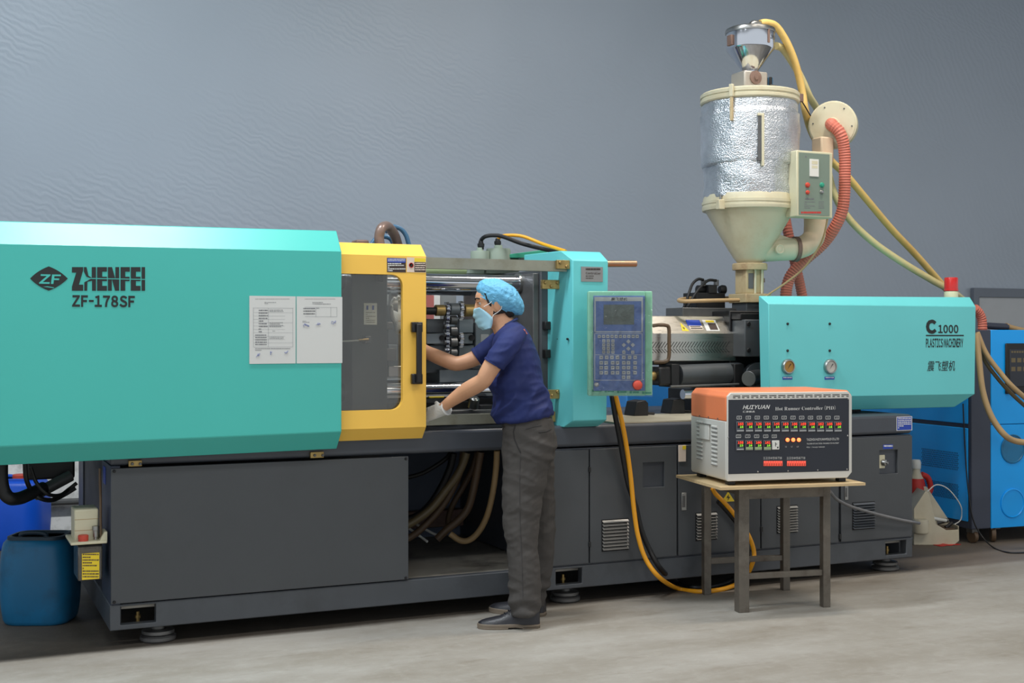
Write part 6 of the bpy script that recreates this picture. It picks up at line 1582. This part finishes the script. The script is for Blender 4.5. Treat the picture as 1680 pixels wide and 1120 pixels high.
for py, gr in ((694, 0), (693, 1.2), (686, 1.4), (685, .2)):
    ring = []
    for j in range(40):
        th = 2 * math.pi * j / 40; cx = math.copysign(abs(math.cos(th)) ** .87, math.cos(th)); cy = math.copysign(abs(math.sin(th)) ** .87, math.sin(th))
        ring.append(pt(864.5 + (40.5 + gr) * cx, py - 6 * cx, 0) + FW * ((.152 + gr * .003) * cy))
    rings.append(ring)
MB().loft(rings).build('belt', 'belt', PE)
# ---- shoes
def shoe(px_h, py_h, px_t, py_t):
    h0 = aZ(px_h, py_h, 0); t0 = aZ(px_t, py_t, 0); ax = (t0 - h0); L_ = ax.length; ax.normalize(); sd_ = Vector((-ax.y, ax.x, 0)); k = L_ / .30
    fr = Matrix(((ax.x, sd_.x, 0, h0.x), (ax.y, sd_.y, 0, h0.y), (0, 0, 1, 0), (0, 0, 0, 1)))
    sec = [(0, .022, .085), (.012, .034, .115), (.05, .038, .135), (.085, .039, .128), (.12, .041, .10), (.155, .044, .076), (.19, .047, .06), (.225, .047, .053), (.255, .041, .047), (.28, .030, .04), (.296, .014, .031)]
    rings = []
    for x, w, z in sec:
        ring = []
        for j in range(18):
            th = math.pi * 2 * j / 18; c_, s_ = math.cos(th), math.sin(th)
            ring.append((x * k, w * c_ * (1 if s_ < 0 else (1 - .18 * s_)), (.02 + (z - .02) * max(0, s_) ** .8) if s_ >= 0 else .02))
        rings.append(ring)
    up = MB(fr).loft(rings).build('shoe', 'shoe', PE, ang=60)
    out = [(x * k, w + .004) for x, w, z in sec]; pl_ = [(-.004, 0)] + [(x, w) for x, w in out] + [(.302 * k, 0)] + [(x, -w) for x, w in reversed(out)]
    MB(fr).prism([(x, y, .008 if x > .1 else .002) for x, y in pl_], (0, 0, .017)).build('sole', 'sole', up, bevel=.003)
    hl_ = [p for p in pl_ if p[0] < .09 * k]
    MB(fr).prism([(x, y, .0) for x, y in [(-.004, 0)] + [(x, w) for x, w in out[:4]] + [(x, -w) for x, w in reversed(out[:4])]], (0, 0, .012)).build('heel', 'sole', up, bevel=.002)
    MB(fr).prism([(x, y, .0) for x, y in [(x, w) for x, w in out[5:]] + [(.302 * k, 0)] + [(x, -w) for x, w in reversed(out[5:])]], (0, 0, .01)).build('sole_tread', 'sole', up, bevel=.002)
    for i in range(4):
        x = (.105 + i * .02) * k; z = .104 - i * .012
        tube_mb([(x, -.026, z - .012), (x + .004, -.01, z + .002), (x + .008, .01, z + .002), (x + .004, .026, z - .012)], .0022, n=6, per=4, mb=MB(fr)).build('shoelace', 'black', up)
shoe(885, 1028, 783.5, 1030)
shoe(894, 1010, 803, 1002)
# ---- gloves: palm and five bent fingers each
def hand(wrist, dr, th_, curl, name):
    dr = dr.normalized(); th_ = (th_ - dr * th_.dot(dr)).normalized(); pn = dr.cross(th_).normalized()
    if pn.z > 0 and name == 'near': pn = -pn
    G = MB()
    prof = [(-.032, .036, .034), (-.02, .035, .033), (0, .034, .030), (.03, .040, .024), (.06, .043, .017), (.09, .042, .015), (.1, .038, .011)]
    G.loft([[wrist + dr * x + th_ * (a * math.cos(t)) + pn * (b_ * math.sin(t)) for t in [2 * math.pi * j / 18 for j in range(18)]] for x, a, b_ in prof])
    def finger(base, d0, lens, rad, c_):
        P = [base]; d = d0.copy()
        for i, l in enumerate(lens):
            a = c_ * (.5 + .5 * i); d = (d0 * math.cos(a) + pn * math.sin(a)).normalized(); P.append(P[-1] + d * l)
        tube_mb(P, [rad * 1.08, rad, rad * .95, rad * .85], n=10, per=4, mb=G)
        G.lathe(P[-1], [(rad * .3, -.004), (rad * .8, -.001), (rad * .7, .004), (rad * .25, .007)], 10, d)
    for o_, l, s_ in ((.031, .074, .06), (.0105, .084, .02), (-.0105, .078, -.02), (-.031, .060, -.07)):
        finger(wrist + dr * .088 + th_ * o_, (dr + th_ * s_).normalized(), (l * .45, l * .3, l * .25), .0098, curl)
    finger(wrist + dr * .025 + th_ * .030, (dr * .72 + th_ * .62 + pn * .25).normalized(), (.038, .03, .024), .0115, curl * .6)
    return G
W1 = pt(725, 671.5, .05)
G = hand(W1, pt(695, 682, .12) - W1, FW * .55 + ZV * .8, .45, 'near')
blob(G, .0035, 2, 'glove', 'glove', PE)
W2 = pt(657, 535, .30)
G = hand(W2, pt(650, 508, .34) - W2, -FW * .6 + RT * -.6, .9, 'far')
blob(G, .0035, 1, 'glove', 'glove', PE)
cd_ = (W1 - pt(695, 682, .12)).normalized(); c1_ = (FW - cd_ * FW.dot(cd_)).normalized(); c2_ = cd_.cross(c1_)
rg_ = [W1 + cd_ * .031 + (c2_ * math.cos(t) + c1_ * math.sin(t)) * .035 for t in [2 * math.pi * j / 20 for j in range(21)]]
tube_mb(rg_, .0035, n=6, raw=True).build('glove_cuff', 'strap_white', PE)
